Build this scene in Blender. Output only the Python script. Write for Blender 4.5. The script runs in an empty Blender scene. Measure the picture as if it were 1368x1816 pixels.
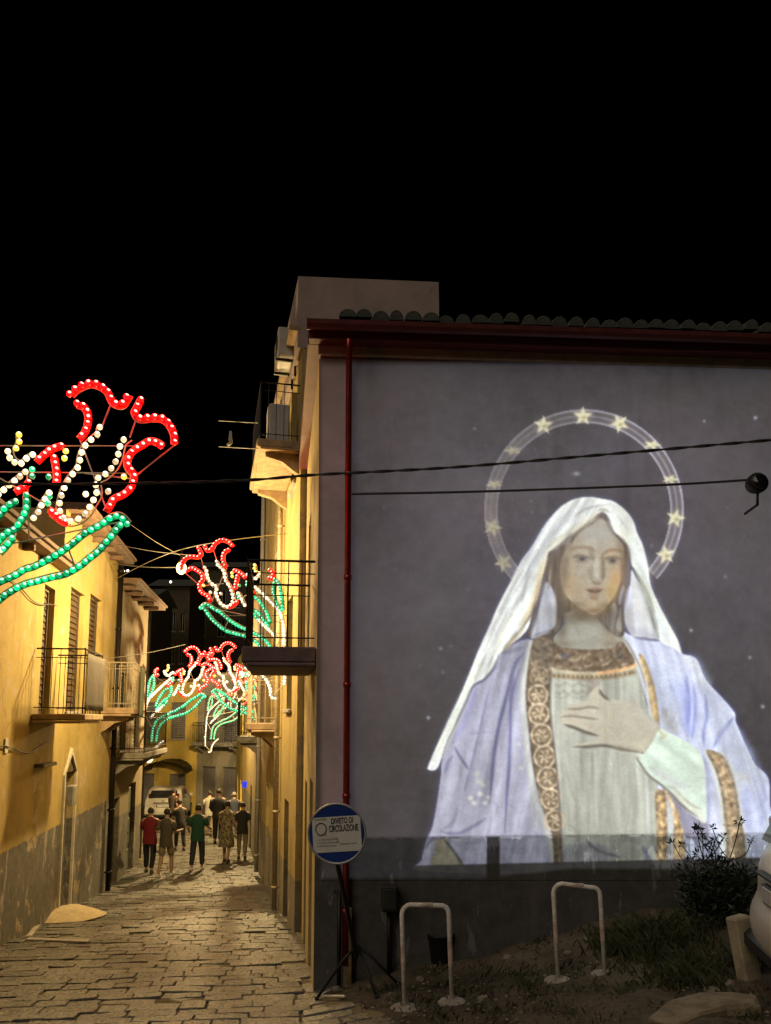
import bpy, math, random
import numpy as np
from mathutils import Vector, Matrix
random.seed(7)
R = math.radians
sc = bpy.context.scene
COL = sc.collection
# ------------------------------------------------------------------ camera, sky, sun, exposure
FPX, PITCH, PPX, PPY = 1366.0, R(7.0), 684.0, 1110.0
cd = bpy.data.cameras.new('camera'); cam = bpy.data.objects.new('camera', cd); COL.objects.link(cam)
cd.sensor_fit = 'VERTICAL'; cd.sensor_height = 36.0; cd.lens = 36.0*FPX/1816.0
cd.shift_y = (PPY-908.0)/1816.0
cd.clip_start = .05; cd.clip_end = 2000
cam.location = (0, 0, 0); cam.rotation_euler = (math.pi/2+PITCH, 0, 0)
sc.camera = cam
wd = bpy.data.worlds.new('World'); sc.world = wd; wd.use_nodes = True
wn = wd.node_tree; bgn = wn.nodes['Background']
sky = wn.nodes.new('ShaderNodeTexSky'); sky.sky_type = 'NISHITA'; sky.sun_disc = False
sky.sun_elevation = R(-6.5); sky.sun_rotation = R(200); sky.altitude = 100
wn.links.new(sky.outputs[0], bgn.inputs[0]); bgn.inputs[1].default_value = .05
sl = bpy.data.lights.new('night_glow', 'SUN'); sl.energy = .66; sl.angle = R(40); sl.color = (1, .84, .66)
so = bpy.data.objects.new('night_glow', sl); COL.objects.link(so)
so.rotation_euler = Vector((.42, .62, -.66)).to_track_quat('-Z', 'Y').to_euler()
sc.view_settings.view_transform = 'Standard'; sc.view_settings.look = 'None'
sc.view_settings.exposure = 0; sc.view_settings.gamma = 1
try: sc.view_settings.use_curve_mapping = False
except Exception: pass
sc.cycles.max_bounces = 5; sc.cycles.diffuse_bounces = 1; sc.cycles.glossy_bounces = 3
sc.cycles.sample_clamp_indirect = 3.0; sc.cycles.sample_clamp_direct = 4.0
sc.cycles.use_denoising = True

# ------------------------------------------------------------------ geometry of the place
CP, SP = math.cos(PITCH), math.sin(PITCH)
def ray(x, y):                                    # direction of a sight line, used only to survey where things stand
    u = (x-PPX)/FPX; v = (PPY-y)/FPX
    return Vector((u, CP-v*SP, SP+v*CP))
def P(x, y, D): return ray(x, y)*D
def gz(X, Y):
    z = float(np.interp(Y, [-60, -10, 0, 4, 6.5, 8.2, 10.6, 14, 18.3, 21, 25, 30, 36, 60, 400], [-1.5, -1.5, -1.6, -2.1, -2.5, -2.73, -3.04, -3.45, -3.88, -4.02, -4.15, -4.3, -4.6, -5.4, -12]))
    e = float(np.interp(X, [-1.2, -.7, .1, 1.1, 2.2, 3.4, 6, 12], [-.0, 0, .2, .36, .68, .84, 1.0, 1.1]))
    return z+e*float(np.interp(Y, [0, 5, 6.6, 8.2, 9, 14], [.2, .35, .45, 1, 1, 0]))
def G(x, y):                                      # where a sight line meets the ground
    r = ray(x, y); a, b = .5, 120.0
    f = lambda t: r.z*t-gz(r.x*t, r.y*t)
    for _ in range(60):
        m = (a+b)/2
        if f(m) > 0: a = m
        else: b = m
    return r*a

# ------------------------------------------------------------------ materials
def lin(c):
    return tuple((v/255/12.92 if v/255 <= .04045 else ((v/255+.055)/1.055)**2.4) for v in c)+(1,)
MATS = {}
def nt(name):
    m = bpy.data.materials.new(name); m.use_nodes = True
    return m, m.node_tree.nodes, m.node_tree.links, m.node_tree.nodes['Principled BSDF']
def N(ns, t, **kw):
    n = ns.new(t)
    for k, v in kw.items(): setattr(n, k, v)
    return n
def mix(ns, ls, fac, a, b, mode='MIX'):
    n = N(ns, 'ShaderNodeMix', data_type='RGBA', blend_type=mode)
    for sock, val in ((n.inputs['Factor'], fac), (n.inputs[6], a), (n.inputs[7], b)):
        if hasattr(val, 'is_linked') or isinstance(val, bpy.types.NodeSocket): ls.new(val, sock)
        elif isinstance(val, (int, float)): sock.default_value = val
        else: sock.default_value = tuple(val)[:3]+(1,)
    return n.outputs[2]
def noise(ns, ls, scale, det=4, rough=.6, vec=None, stretch=None):
    n = N(ns, 'ShaderNodeTexNoise'); n.inputs['Scale'].default_value = scale; n.inputs['Detail'].default_value = det; n.inputs['Roughness'].default_value = rough
    if vec is not None:
        if stretch:
            mp = N(ns, 'ShaderNodeMapping'); mp.inputs['Scale'].default_value = stretch; ls.new(vec, mp.inputs[0]); vec = mp.outputs[0]
        ls.new(vec, n.inputs['Vector'])
    return n.outputs[0]
def ramp(ns, ls, fac, a, b, lo=0., hi=1.):
    r = N(ns, 'ShaderNodeMapRange'); r.interpolation_type = 'SMOOTHSTEP'
    r.inputs[1].default_value = a; r.inputs[2].default_value = b; r.inputs[3].default_value = lo; r.inputs[4].default_value = hi
    ls.new(fac, r.inputs[0]); return r.outputs[0]
def bump(ns, ls, h, strength, dist, bsdf, prev=None):
    b = N(ns, 'ShaderNodeBump'); b.inputs['Strength'].default_value = strength; b.inputs['Distance'].default_value = dist
    ls.new(h, b.inputs['Height'])
    if prev is not None: ls.new(prev, b.inputs['Normal'])
    ls.new(b.outputs[0], bsdf.inputs['Normal']); return b.outputs[0]
def plain(name, col, rough=.6, metal=0, var=.15, scale=9, bmp=.0, spec=.5):
    if name in MATS: return MATS[name]
    m, ns, ls, b = nt(name)
    tc = N(ns, 'ShaderNodeTexCoord').outputs['Object']
    n = noise(ns, ls, scale, 5, .65, tc)
    c = mix(ns, ls, ramp(ns, ls, n, .3, .7), tuple(v*(1-var) for v in col), tuple(min(1, v*(1+var)) for v in col))
    ls.new(c, b.inputs['Base Color']); b.inputs['Roughness'].default_value = rough; b.inputs['Metallic'].default_value = metal
    b.inputs['Specular IOR Level'].default_value = spec
    if bmp: bump(ns, ls, noise(ns, ls, scale*6, 4, .6, tc), bmp, .01, b)
    MATS[name] = m; return m
def plaster(name, up, low=None, zs=0., patch=None, rough=.9, stain=(.09, .075, .05), dirt=.5, crack=.55):
    """aged lime plaster: mottling, long water stains, flaked patches, a painted dado below zs"""
    if name in MATS: return MATS[name]
    m, ns, ls, b = nt(name)
    pos = N(ns, 'ShaderNodeNewGeometry').outputs['Position']
    sep = N(ns, 'ShaderNodeSeparateXYZ'); ls.new(pos, sep.inputs[0])
    big = noise(ns, ls, .9, 5, .6, pos); fine = noise(ns, ls, 7, 6, .7, pos)
    strk = noise(ns, ls, 2.4, 4, .6, pos, (1, 1, .14))
    c = mix(ns, ls, ramp(ns, ls, big, .3, .72), up, tuple(v*.74 for v in up))
    c = mix(ns, ls, ramp(ns, ls, fine, .35, .75, 0, .35), c, tuple(min(1, v*1.25) for v in up))
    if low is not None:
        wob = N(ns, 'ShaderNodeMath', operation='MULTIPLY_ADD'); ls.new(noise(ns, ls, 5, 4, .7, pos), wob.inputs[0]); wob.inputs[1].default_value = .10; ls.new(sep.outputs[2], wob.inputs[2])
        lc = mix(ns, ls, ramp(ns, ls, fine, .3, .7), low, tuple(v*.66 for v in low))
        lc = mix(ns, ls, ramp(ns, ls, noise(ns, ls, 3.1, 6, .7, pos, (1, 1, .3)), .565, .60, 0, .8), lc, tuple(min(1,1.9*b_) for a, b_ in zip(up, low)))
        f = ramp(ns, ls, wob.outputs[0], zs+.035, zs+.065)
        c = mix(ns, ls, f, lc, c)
    c = mix(ns, ls, ramp(ns, ls, strk, .52, .80, 0, dirt), c, stain)
    vw = N(ns, 'ShaderNodeVectorMath', operation='MULTIPLY_ADD'); nz = N(ns, 'ShaderNodeTexNoise'); nz.inputs['Scale'].default_value = 2.2; nz.inputs['Detail'].default_value = 5; ls.new(pos, nz.inputs['Vector'])
    ls.new(nz.outputs['Color'], vw.inputs[0]); vw.inputs[1].default_value = (.7, .7, .7); ls.new(pos, vw.inputs[2])
    vo = N(ns, 'ShaderNodeTexVoronoi', feature='DISTANCE_TO_EDGE'); vo.inputs['Scale'].default_value = .62; ls.new(vw.outputs[0], vo.inputs['Vector'])
    ck = N(ns, 'ShaderNodeMath', operation='MULTIPLY'); ls.new(ramp(ns, ls, vo.outputs['Distance'], .002, .012, 1, 0), ck.inputs[0]); ls.new(ramp(ns, ls, noise(ns, ls, .8, 3, .5, pos), .52, .64, 0, crack), ck.inputs[1])
    c = mix(ns, ls, ck.outputs[0], c, tuple(v*.38 for v in up))
    if patch is not None:
        c = mix(ns, ls, ramp(ns, ls, noise(ns, ls, 1.7, 7, .72, pos), .575, .60, 0, .85), c, patch)
    ls.new(c, b.inputs['Base Color']); b.inputs['Roughness'].default_value = rough; b.inputs['Specular IOR Level'].default_value = .25
    p = bump(ns, ls, fine, .35, .012, b); bump(ns, ls, noise(ns, ls, 46, 3, .6, pos), .25, .004, b, p)
    MATS[name] = m; return m
def emis(name, col, strength, base=(.02, .02, .02), sampling='NONE', rough=.25, vary=False):
    if name in MATS: return MATS[name]
    m, ns, ls, b = nt(name)
    b.inputs['Base Color'].default_value = tuple(base)+(1,); b.inputs['Emission Color'].default_value = tuple(col)+(1,); b.inputs['Emission Strength'].default_value = strength
    b.inputs['Roughness'].default_value = rough
    if vary:
        oi = N(ns, 'ShaderNodeObjectInfo'); ls.new(ramp(ns, ls, oi.outputs['Random'], 0, 1, strength*.45, strength*1.4), b.inputs['Emission Strength'])
    try: m.cycles.emission_sampling = sampling
    except Exception: pass
    MATS[name] = m; return m

# ------------------------------------------------------------------ mesh helpers
class MB:
    def __init__(s): s.v = []; s.f = []; s.m = []
    def add(s, vs, fs, mi=0):
        o = len(s.v); s.v += [tuple(v) for v in vs]; s.f += [tuple(i+o for i in f) for f in fs]; s.m += [mi]*len(fs)
    def box(s, a, b, mi=0, mat=None):
        x0, y0, z0 = a; x1, y1, z1 = b
        vs = [Vector(v) for v in ((x0,y0,z0),(x1,y0,z0),(x1,y1,z0),(x0,y1,z0),(x0,y0,z1),(x1,y0,z1),(x1,y1,z1),(x0,y1,z1))]
        if mat is not None: vs = [mat @ v for v in vs]
        s.add(vs, [(0,3,2,1),(4,5,6,7),(0,1,5,4),(1,2,6,5),(2,3,7,6),(3,0,4,7)], mi)
    def bbox(s, a, b, bev, mi=0, mat=None):      # box with chamfered edges
        a = Vector(a); b = Vector(b); c = (a+b)/2; h = (b-a)/2; e = min(bev, min(h)*.9)
        vs = []; idx = {}
        for sx in (-1,1):
            for sy in (-1,1):
                for sz in (-1,1):
                    for ax in range(3):
                        q = Vector((sx*(h.x-e), sy*(h.y-e), sz*(h.z-e))); q[ax] = (sx,sy,sz)[ax]*h[ax]
                        idx[(sx,sy,sz,ax)] = len(vs); vs.append(c+q)
        fs = []
        for ax in range(3):
            o = [i for i in range(3) if i != ax]
            for sg in (-1,1):
                k = []
                for p, q in ((-1,-1),(1,-1),(1,1),(-1,1)):
                    t = [0,0,0]; t[ax] = sg; t[o[0]] = p; t[o[1]] = q; k.append(idx[(*t, ax)])
                fs.append(tuple(k))
        for ax in range(3):
            o = [i for i in range(3) if i != ax]
            for p in (-1,1):
                for q in (-1,1):
                    t0 = [0,0,0]; t0[ax] = -1; t0[o[0]] = p; t0[o[1]] = q; t1 = list(t0); t1[ax] = 1
                    fs.append((idx[(*t0,o[0])], idx[(*t1,o[0])], idx[(*t1,o[1])], idx[(*t0,o[1])]))
        for sx in (-1,1):
            for sy in (-1,1):
                for sz in (-1,1): fs.append(tuple(idx[(sx,sy,sz,ax)] for ax in range(3)))
        if mat is not None: vs = [mat @ v for v in vs]
        s.add(vs, fs, mi)
    def tube(s, pts, r, n=6, mi=0, cap=True, closed=False):
        pts = [Vector(p) for p in pts]; L = len(pts)
        rs = r if isinstance(r, (list, tuple)) else [r]*L
        o = len(s.v); prev = None
        for i, p in enumerate(pts):
            d = (pts[(i+1) % L]-pts[i-1]) if closed else (pts[min(i+1, L-1)]-pts[max(i-1, 0)])
            d = d.normalized() if d.length > 1e-9 else Vector((0,0,1))
            if prev is None: a = d.orthogonal().normalized()
            else:
                a = prev-d*prev.dot(d); a = a.normalized() if a.length > 1e-6 else d.orthogonal().normalized()
            prev = a; b = d.cross(a)
            for k in range(n):
                t = 2*math.pi*k/n; s.v.append(tuple(p+(a*math.cos(t)+b*math.sin(t))*rs[i]))
        for i in range(L if closed else L-1):
            j = (i+1) % L
            for k in range(n):
                k2 = (k+1) % n; s.f.append((o+i*n+k, o+i*n+k2, o+j*n+k2, o+j*n+k)); s.m.append(mi)
        if cap and not closed:
            s.f.append(tuple(o+k for k in range(n))[::-1]); s.m.append(mi); s.f.append(tuple(o+(L-1)*n+k for k in range(n))); s.m.append(mi)
    def lathe(s, prof, n=16, mi=0, mat=None):    # prof: (radius, z)
        o = len(s.v)
        for r, z in prof:
            for k in range(n):
                t = 2*math.pi*k/n; v = Vector((r*math.cos(t), r*math.sin(t), z)); s.v.append(tuple(mat @ v if mat is not None else v))
        for i in range(len(prof)-1):
            for k in range(n):
                k2 = (k+1) % n; s.f.append((o+i*n+k, o+i*n+k2, o+(i+1)*n+k2, o+(i+1)*n+k)); s.m.append(mi)
        s.f.append(tuple(o+k for k in range(n))[::-1]); s.m.append(mi); s.f.append(tuple(o+(len(prof)-1)*n+k for k in range(n))); s.m.append(mi)
    def mesh(s, name, mats, smooth=False):
        me = bpy.data.meshes.new(name); me.from_pydata(s.v, [], s.f)
        for m in (mats if isinstance(mats, (list, tuple)) else [mats]): me.materials.append(m)
        if any(s.m): me.polygons.foreach_set('material_index', s.m)
        if smooth: me.polygons.foreach_set('use_smooth', [True]*len(s.f))
        me.update(); return me
    def build(s, name, mats, parent=None, smooth=False):
        return link(name, s.mesh(name, mats, smooth), parent)
LOCALS = set()
def wm(o):                                        # world matrix without waiting for a depsgraph update
    return o.matrix_basis.copy() if o.parent is None else wm(o.parent) @ o.matrix_parent_inverse @ o.matrix_basis
def setw(o, M): o.matrix_basis = M if o.parent is None else (wm(o.parent) @ o.matrix_parent_inverse).inverted() @ M
def link(name, me, parent=None):
    """mesh parents and empties listed in LOCALS take children in local coordinates, other empties in world coordinates"""
    o = bpy.data.objects.new(name, me); COL.objects.link(o)
    if parent is not None:
        o.parent = parent
        if parent.type == 'EMPTY' and parent.name not in LOCALS: o.matrix_parent_inverse = wm(parent).inverted()
    return o
def tag(o, label=None, cat=None, group=None, kind=None):
    if label: o['label'] = label
    if cat: o['category'] = cat
    if group: o['group'] = group
    if kind: o['kind'] = kind
    return o
def empty(name, label, cat, group=None, loc=(0,0,0)):
    o = bpy.data.objects.new(name, None); COL.objects.link(o); o.location = loc; o.empty_display_size = .1
    return tag(o, label, cat, group)
def crom(pts, n=6, closed=False):
    Pn = [Vector(p) for p in pts]; L = len(Pn); out = []
    if L < 3: return Pn
    for i in range(L if closed else L-1):
        if closed: a, b, c, d = Pn[i-1], Pn[i], Pn[(i+1) % L], Pn[(i+2) % L]
        else: a, b, c, d = Pn[max(i-1,0)], Pn[i], Pn[i+1], Pn[min(i+2,L-1)]
        for k in range(n):
            t = k/n; out.append(.5*((2*b)+(c-a)*t+(2*a-5*b+4*c-d)*t*t+(-a+3*b-3*c+d)*t**3))
    if not closed: out.append(Pn[-1])
    return out

# ------------------------------------------------------------------ ground
def dirt_material():
    m, ns, ls, b = nt('packed_earth')
    pos = N(ns, 'ShaderNodeNewGeometry').outputs['Position']
    big = noise(ns, ls, 1.1, 6, .65, pos); fine = noise(ns, ls, 14, 6, .7, pos)
    c = mix(ns, ls, ramp(ns, ls, big, .35, .65), (.075, .060, .040), (.17, .14, .095))
    c = mix(ns, ls, ramp(ns, ls, fine, .4, .75, 0, .6), c, (.045, .04, .028))
    c = mix(ns, ls, ramp(ns, ls, noise(ns, ls, 2.3, 5, .6, pos), .56, .66, 0, .7), c, (.035, .045, .02))
    ls.new(c, b.inputs['Base Color']); b.inputs['Roughness'].default_value = .95; b.inputs['Specular IOR Level'].default_value = .2
    p = bump(ns, ls, fine, .6, .03, b); bump(ns, ls, noise(ns, ls, 60, 4, .6, pos), .5, .008, b, p)
    return m
def stone_material():
    m, ns, ls, b = nt('worn_basalt')
    pos = N(ns, 'ShaderNodeNewGeometry').outputs['Position']
    ad = N(ns, 'ShaderNodeMath', operation='ADD'); ls.new(N(ns, 'ShaderNodeObjectInfo').outputs['Random'], ad.inputs[0]); ls.new(N(ns, 'ShaderNodeNewGeometry').outputs['Random Per Island'], ad.inputs[1])
    fr_ = N(ns, 'ShaderNodeMath', operation='FRACT'); ls.new(ad.outputs[0], fr_.inputs[0]); rnd = fr_.outputs[0]
    big = noise(ns, ls, 2.2, 4, .6, pos); fine = noise(ns, ls, 26, 6, .7, pos)
    c = mix(ns, ls, rnd, (.07, .068, .064), (.215, .205, .18))
    c = mix(ns, ls, ramp(ns, ls, big, .3, .7, 0, .6), c, (.12, .118, .11))
    c = mix(ns, ls, ramp(ns, ls, fine, .42, .7, 0, .7), c, (.05, .048, .045))
    ls.new(c, b.inputs['Base Color'])
    ls.new(ramp(ns, ls, fine, .3, .75, .20, .50), b.inputs['Roughness']); b.inputs['Specular IOR Level'].default_value = .5
    p = bump(ns, ls, noise(ns, ls, 7, 5, .65, pos), .8, .04, b); p = bump(ns, ls, fine, .75, .014, b, p); bump(ns, ls, noise(ns, ls, 110, 3, .6, pos), .35, .003, b, p)
    return m
M_DIRT = dirt_material(); M_STONE = stone_material()
def XR(Y):                                        # right edge of the paved street
    return float(np.interp(Y, [3, 5.2, 8.2, 12.4, 21.1, 31, 38], [.9, .35, -.73, -1.30, -3.35, -5.6, -7.0]))
def XL(Y): return float(np.interp(Y, [3, 5.5, 18.3, 23, 24, 36, 40], [-4.2, -4.49, -6.45, -7.15, -7.4, -11.4, -12]))
rg = np.random.default_rng(3)
gx = np.unique(np.concatenate([np.linspace(-300, -20, 12), np.linspace(-20, -8, 13), np.arange(-8, 7, .14), np.linspace(7, 20, 14), np.linspace(20, 300, 12)]))
gy = np.unique(np.concatenate([np.linspace(-60, 2, 16), np.arange(2, 10, .14), np.arange(10, 40, .6), np.linspace(40, 400, 16)]))
from mathutils import noise as mn
gv = []; gf = []
for Y in gy:
    for X in gx:
        z = gz(X, Y)
        xr = XR(min(max(Y, 3), 38))
        w = min(max((X-xr)/.25, 0), 1) if 2 < Y < 9 else 0
        z += -.016*(1-w) if 3 < Y < 38 else -.02
        if w > 0:
            q = Vector((X, Y, 0)); z += w*(.07*mn.noise(q*1.3)+.045*mn.noise(q*3.1)+.02*mn.noise(q*7.7))
        gv.append((X, Y, z))
nx = len(gx)
for j in range(len(gy)-1):
    for i in range(nx-1): gf.append((j*nx+i, j*nx+i+1, (j+1)*nx+i+1, (j+1)*nx+i))
me = bpy.data.meshes.new('ground'); me.from_pydata(gv, [], gf); me.materials.append(M_DIRT); me.polygons.foreach_set('use_smooth', [True]*len(gf))
tag(link('ground', me), kind='structure')

# street: individual setts in staggered courses across the street
def stone_unit(seed):
    r = random.Random(seed); n = 10; out = []
    base = [(-.5,-.5),(-.17,-.5),(.17,-.5),(.5,-.5),(.5,0),(.5,.5),(.17,.5),(-.17,.5),(-.5,.5),(-.5,0)]
    pts = [(x*.985+r.uniform(-.03,.012)*(1 if abs(x) > .4 else .5), y*.97+r.uniform(-.035,.018)) for x, y in base]
    for i in (0,3,5,8): pts[i] = (pts[i][0]*.99, pts[i][1]*.985)
    mb = MB(); V = [(x, y, -.07) for x, y in pts]+[(x, y, -.007+r.uniform(-.003,.003)) for x, y in pts]+[(x*.965, y*.95, r.uniform(-.004,.003)) for x, y in pts]+[(0, 0, .001)]
    F = []
    for i in range(n):
        j = (i+1) % n; F += [(i, j, n+j, n+i), (n+i, n+j, 2*n+j, 2*n+i), (2*n+i, 2*n+j, 3*n)]
    mb.add(V, F); return mb
UNITS = [stone_unit(i) for i in range(16)]
UM = [u.mesh('paving_stone', M_STONE, False) for u in UNITS]
street = tag(bpy.data.objects.new('street', None), kind='structure'); COL.objects.link(street)
rest = MB(); cnt = 0; Y0 = 4.2; rr = random.Random(11)
spots = []
while Y0 < 36:
    h = rr.uniform(.20, .31)
    xa = XL(Y0)-.1; xb = XR(Y0)+.05; x = xa-rr.uniform(0, .4)
    while x < xb:
        w = rr.uniform(.23, .55); spots.append((x+w/2, Y0+h/2, w, h)); x += w
    Y0 += h
for cx, cy0, w, h in spots:
    cy = cy0+.15*(cx+3)
    if cx > XR(cy)+.15 or cx-w*.3 < XL(max(cy,3))-.2: continue
    e = .3; z = gz(cx, cy)
    sx = (gz(cx+e, cy)-gz(cx-e, cy))/(2*e); sy = (gz(cx, cy+e)-gz(cx, cy-e))/(2*e)
    nrm = Vector((-sx+rr.gauss(0,.014), -sy+rr.gauss(0,.02), 1)).normalized()
    xaxis = Vector((1, .15+rr.gauss(0,.02), 0)); xaxis = (xaxis-nrm*xaxis.dot(nrm)).normalized(); yaxis = nrm.cross(xaxis)
    Mx = Matrix((xaxis, yaxis, nrm)).transposed().to_4x4(); Mx.translation = Vector((cx, cy, z+rr.gauss(0,.007)))
    Mx = Mx @ Matrix.Diagonal((w-.004, h-.004, 1, 1))
    k = rr.randrange(16)
    inview = cy > 5.0 and abs(cx)/cy < .56
    if cnt < 300 and inview:
        o = link('paving_stone', UM[k], street); setw(o, Mx); cnt += 1
    else:
        rest.add([Mx @ Vector(v) for v in UNITS[k].v], UNITS[k].f)
tag(rest.build('paving_stones_far', M_STONE, street, False), kind='stuff')

# ------------------------------------------------------------------ facades
class Facade:
    def __init__(s, p0, p1, flip=False):
        s.p0 = Vector((*p0, 0)); d = Vector((*p1, 0))-s.p0; s.L = d.length; s.t = d/s.L
        s.n = Vector((s.t.y, -s.t.x, 0))*(-1 if flip else 1)
    def pt(s, a, z, o=0.): v = s.p0+s.t*a+s.n*o; return Vector((v.x, v.y, z))
    def pix(s, x, y, o=0.):
        r = ray(x, y); k = (s.p0+s.n*o).dot(s.n)/r.dot(s.n); q = r*k
        return (q-s.p0).dot(s.t), q.z
    def gz(s, a, o=0): v = s.pt(a, 0, o); return gz(v.x, v.y)
    def mat(s, a, z, o=0.):                       # local frame: x along wall, y outwards, z up
        M = Matrix((s.t, s.n, Vector((0,0,1)))).transposed().to_4x4(); M.translation = s.pt(a, z, o); return M
    def wall(s, name, parent, z0, z1, ops, mats, th=.35, rec=.16, mid=None):
        S = sorted({0., s.L, *[o[0] for o in ops], *[o[1] for o in ops]}); Z = sorted({z0, z1, *[o[2] for o in ops], *[o[3] for o in ops]})
        mb = MB()
        for a, b in zip(S, S[1:]):
            for c, d in zip(Z, Z[1:]):
                if any(o[0] <= a+1e-6 and b <= o[1]+1e-6 and o[2] <= c+1e-6 and d <= o[3]+1e-6 for o in ops): continue
                mb.add([s.pt(a,c), s.pt(b,c), s.pt(b,d), s.pt(a,d)], [(0,1,2,3)])
        for o in ops:
            a, b, c, d = o[:4]
            q = [(a,c),(b,c),(b,d),(a,d)]
            for i in range(4):
                u, v = q[i], q[(i+1)%4]; mb.add([s.pt(*u), s.pt(*v), s.pt(*v,-rec), s.pt(*u,-rec)], [(0,1,2,3)])
            mb.add([s.pt(a,c,-rec), s.pt(b,c,-rec), s.pt(b,d,-rec), s.pt(a,d,-rec)], [(0,1,2,3)])
        # body behind the face
        q0, q1 = s.pt(0,0,-th), s.pt(s.L,0,-th)
        for u, v in (((0,0),(0,-th)),((s.L,-th),(s.L,0)),((s.L,-th),(0,-th))):
            mb.add([s.pt(u[0],z0,u[1]), s.pt(v[0],z0,v[1]), s.pt(v[0],z1,v[1]), s.pt(u[0],z1,u[1])], [(0,1,2,3)])
        mb.add([s.pt(0,z1), s.pt(s.L,z1), s.pt(s.L,z1,-th), s.pt(0,z1,-th)], [(0,1,2,3)])
        return mb.build(name, mats, parent)
M_GLASS = plain('dark_window_glass', (.012, .013, .016), .12, 0, .1, 3)
M_SHUT = plain('green_shutter_paint', (.045, .065, .04), .6, 0, .25, 12)
M_SHUTB = plain('brown_shutter_paint', (.075, .05, .03), .6, 0, .25, 12)
M_DOOR = plain('grey_door_wood', (.17, .16, .16), .6, 0, .25, 12, .2)
M_FRAME = plain('pale_window_frame', (.42, .39, .32), .6, 0, .15, 12)
M_IRON = plain('dark_iron', (.025, .022, .02), .5, .6, .3, 20)
M_RAILPALE = plain('pale_painted_iron', (.45, .38, .26), .5, .2, .2, 20)
M_CONC = plain('weathered_concrete', (.27, .25, .21), .9, 0, .3, 6, .4)
M_CREAM = plain('cream_slab_render', (.38, .27, .16), .85, 0, .25, 5, .3)
M_LED = plain('grey_stone_sill', (.34, .31, .27), .8, 0, .2, 8, .3)
def opening(F, parent, a, b, c, d, kind='shutter', rec=.16, m=None):
    """fills a wall opening: frame, two leaves with slats or panes, sill"""
    w = b-a; h = d-c; fr = .06
    if kind == 'door':
        o = MB()
        o.box((0.002, -.05, 0), (w-.002, -.02, h-.002), 0); dr = None
        root = o.build('door', m or M_DOOR, parent)
        setw(root, F.mat(a, c, -rec+.06))
        p = MB()
        for i in range(2):
            for k in range(3):
                x0 = w*(.06+.47*i); x1 = x0+w*.41; z0 = h*(.04+.32*k); p.bbox((x0,-.018,z0), (x1,.002,z0+h*.27), .012)
        link('door_panel', p.mesh('door_panel', m or M_DOOR), root)
        kn = MB(); kn.lathe([(.0,0),(.02,.005),(.025,.03),(.0,.05)], 8, 0, Matrix.Translation((w*.55,-.015,h*.48)) @ Matrix.Rotation(-math.pi/2,4,'X')); kn.build('handle', M_IRON, root)
        return root
    o = MB()
    for x0, x1, z0, z1 in ((0.002,fr,0.002,h-.002),(w-fr,w-.002,0.002,h-.002),(fr,w-fr,0.002,fr),(fr,w-fr,h-fr,h-.002)): o.box((x0,-.06,z0),(x1,-.0,z1))
    root = o.build('window', M_FRAME if kind == 'glass' else (m or M_SHUT), parent); setw(root, F.mat(a, c, -rec+.07))
    if kind == 'glass':
        for i in range(2):
            g = MB(); x0 = fr+(w/2-fr)*i+.004; g.box((x0,-.045,fr),(x0+w/2-fr-.03,-.035,h-fr)); g.build('pane', M_GLASS, root)
        g = MB(); g.box((w/2-.025,-.05,fr),(w/2+.025,-.01,h-fr)); g.build('mullion', M_FRAME, root)
    else:
        for i in range(2):
            g = MB(); x0 = fr+(w/2-fr)*i; n = max(6, int(h/.11)); hh = (h-2*fr)/n
            for k in range(n):
                z = fr+k*hh; g.add([(x0+.01,-.05,z),(x0+w/2-fr-.02,-.05,z),(x0+w/2-fr-.02,-.015,z+hh*.2),(x0+.01,-.015,z+hh*.2),(x0+.01,-.035,z+hh*.98),(x0+w/2-fr-.02,-.035,z+hh*.98)],[(0,1,2,3),(3,2,5,4)])
            g.build('shutter_leaf', m or M_SHUT, root)
    sgn = MB(); sgn.bbox((-.06,-.02,-.07),(w+.06,.15,-.003),.012); sgn.build('sill', M_LED, root)
    return root
def balcony(F, parent, a, b, z, dep, rh, mslab, mrail, th=.14, step=.11, corbel=True):
    """slab on corbels with an iron railing on its three open sides"""
    s_ = MB(); s_.bbox((0,0.003,-th),(b-a,dep,0),.015); s_.bbox((-.03,0.004,-th-.05),(b-a+.03,dep-.05,-th-.002),.015)
    root = s_.build('balcony', mslab, parent); setw(root, F.mat(a, z))
    if corbel:
        for x in (.12, b-a-.27):
            c = MB(); pr = [(0.004,-th-.052),(dep*.8,-th-.052),(dep*.78,-th-.13),(dep*.4,-th-.2),(dep*.15,-th-.34),(0.004,-th-.40)]
            c.add([(x,y,q) for y,q in pr]+[(x+.15,y,q) for y,q in pr],[tuple(range(6))[::-1],tuple(range(6,12))]+[(i,(i+1)%6,6+(i+1)%6,6+i) for i in range(6)]); c.build('corbel', mslab, root)
    i0 = .05; path = [(i0,.02),(i0,dep-.05),(b-a-i0,dep-.05),(b-a-i0,.02)]
    for q, rad in ((rh,.014),(rh-.14,.007),(.10,.008)):
        r = MB(); r.tube([(x,y,q) for x,y in path], rad, 6); r.build('rail', mrail, root)
    for x, y in path[1:3]:
        k = MB(); k.tube([(x,y,0),(x,y,rh+.02)], .012, 6); k.build('post', mrail, root)
    bar = MB(); bar.tube([(0,0,.0),(0,0,rh)], .006, 5); bm_ = bar.mesh('baluster', mrail)
    for (x0,y0),(x1,y1) in zip(path, path[1:]):
        d = math.hypot(x1-x0,y1-y0); n = max(2, int(d/step))
        for i in range(1, n):
            o = link('baluster', bm_, root); o.location = (x0+(x1-x0)*i/n, y0+(y1-y0)*i/n, 0)
    return root
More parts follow.
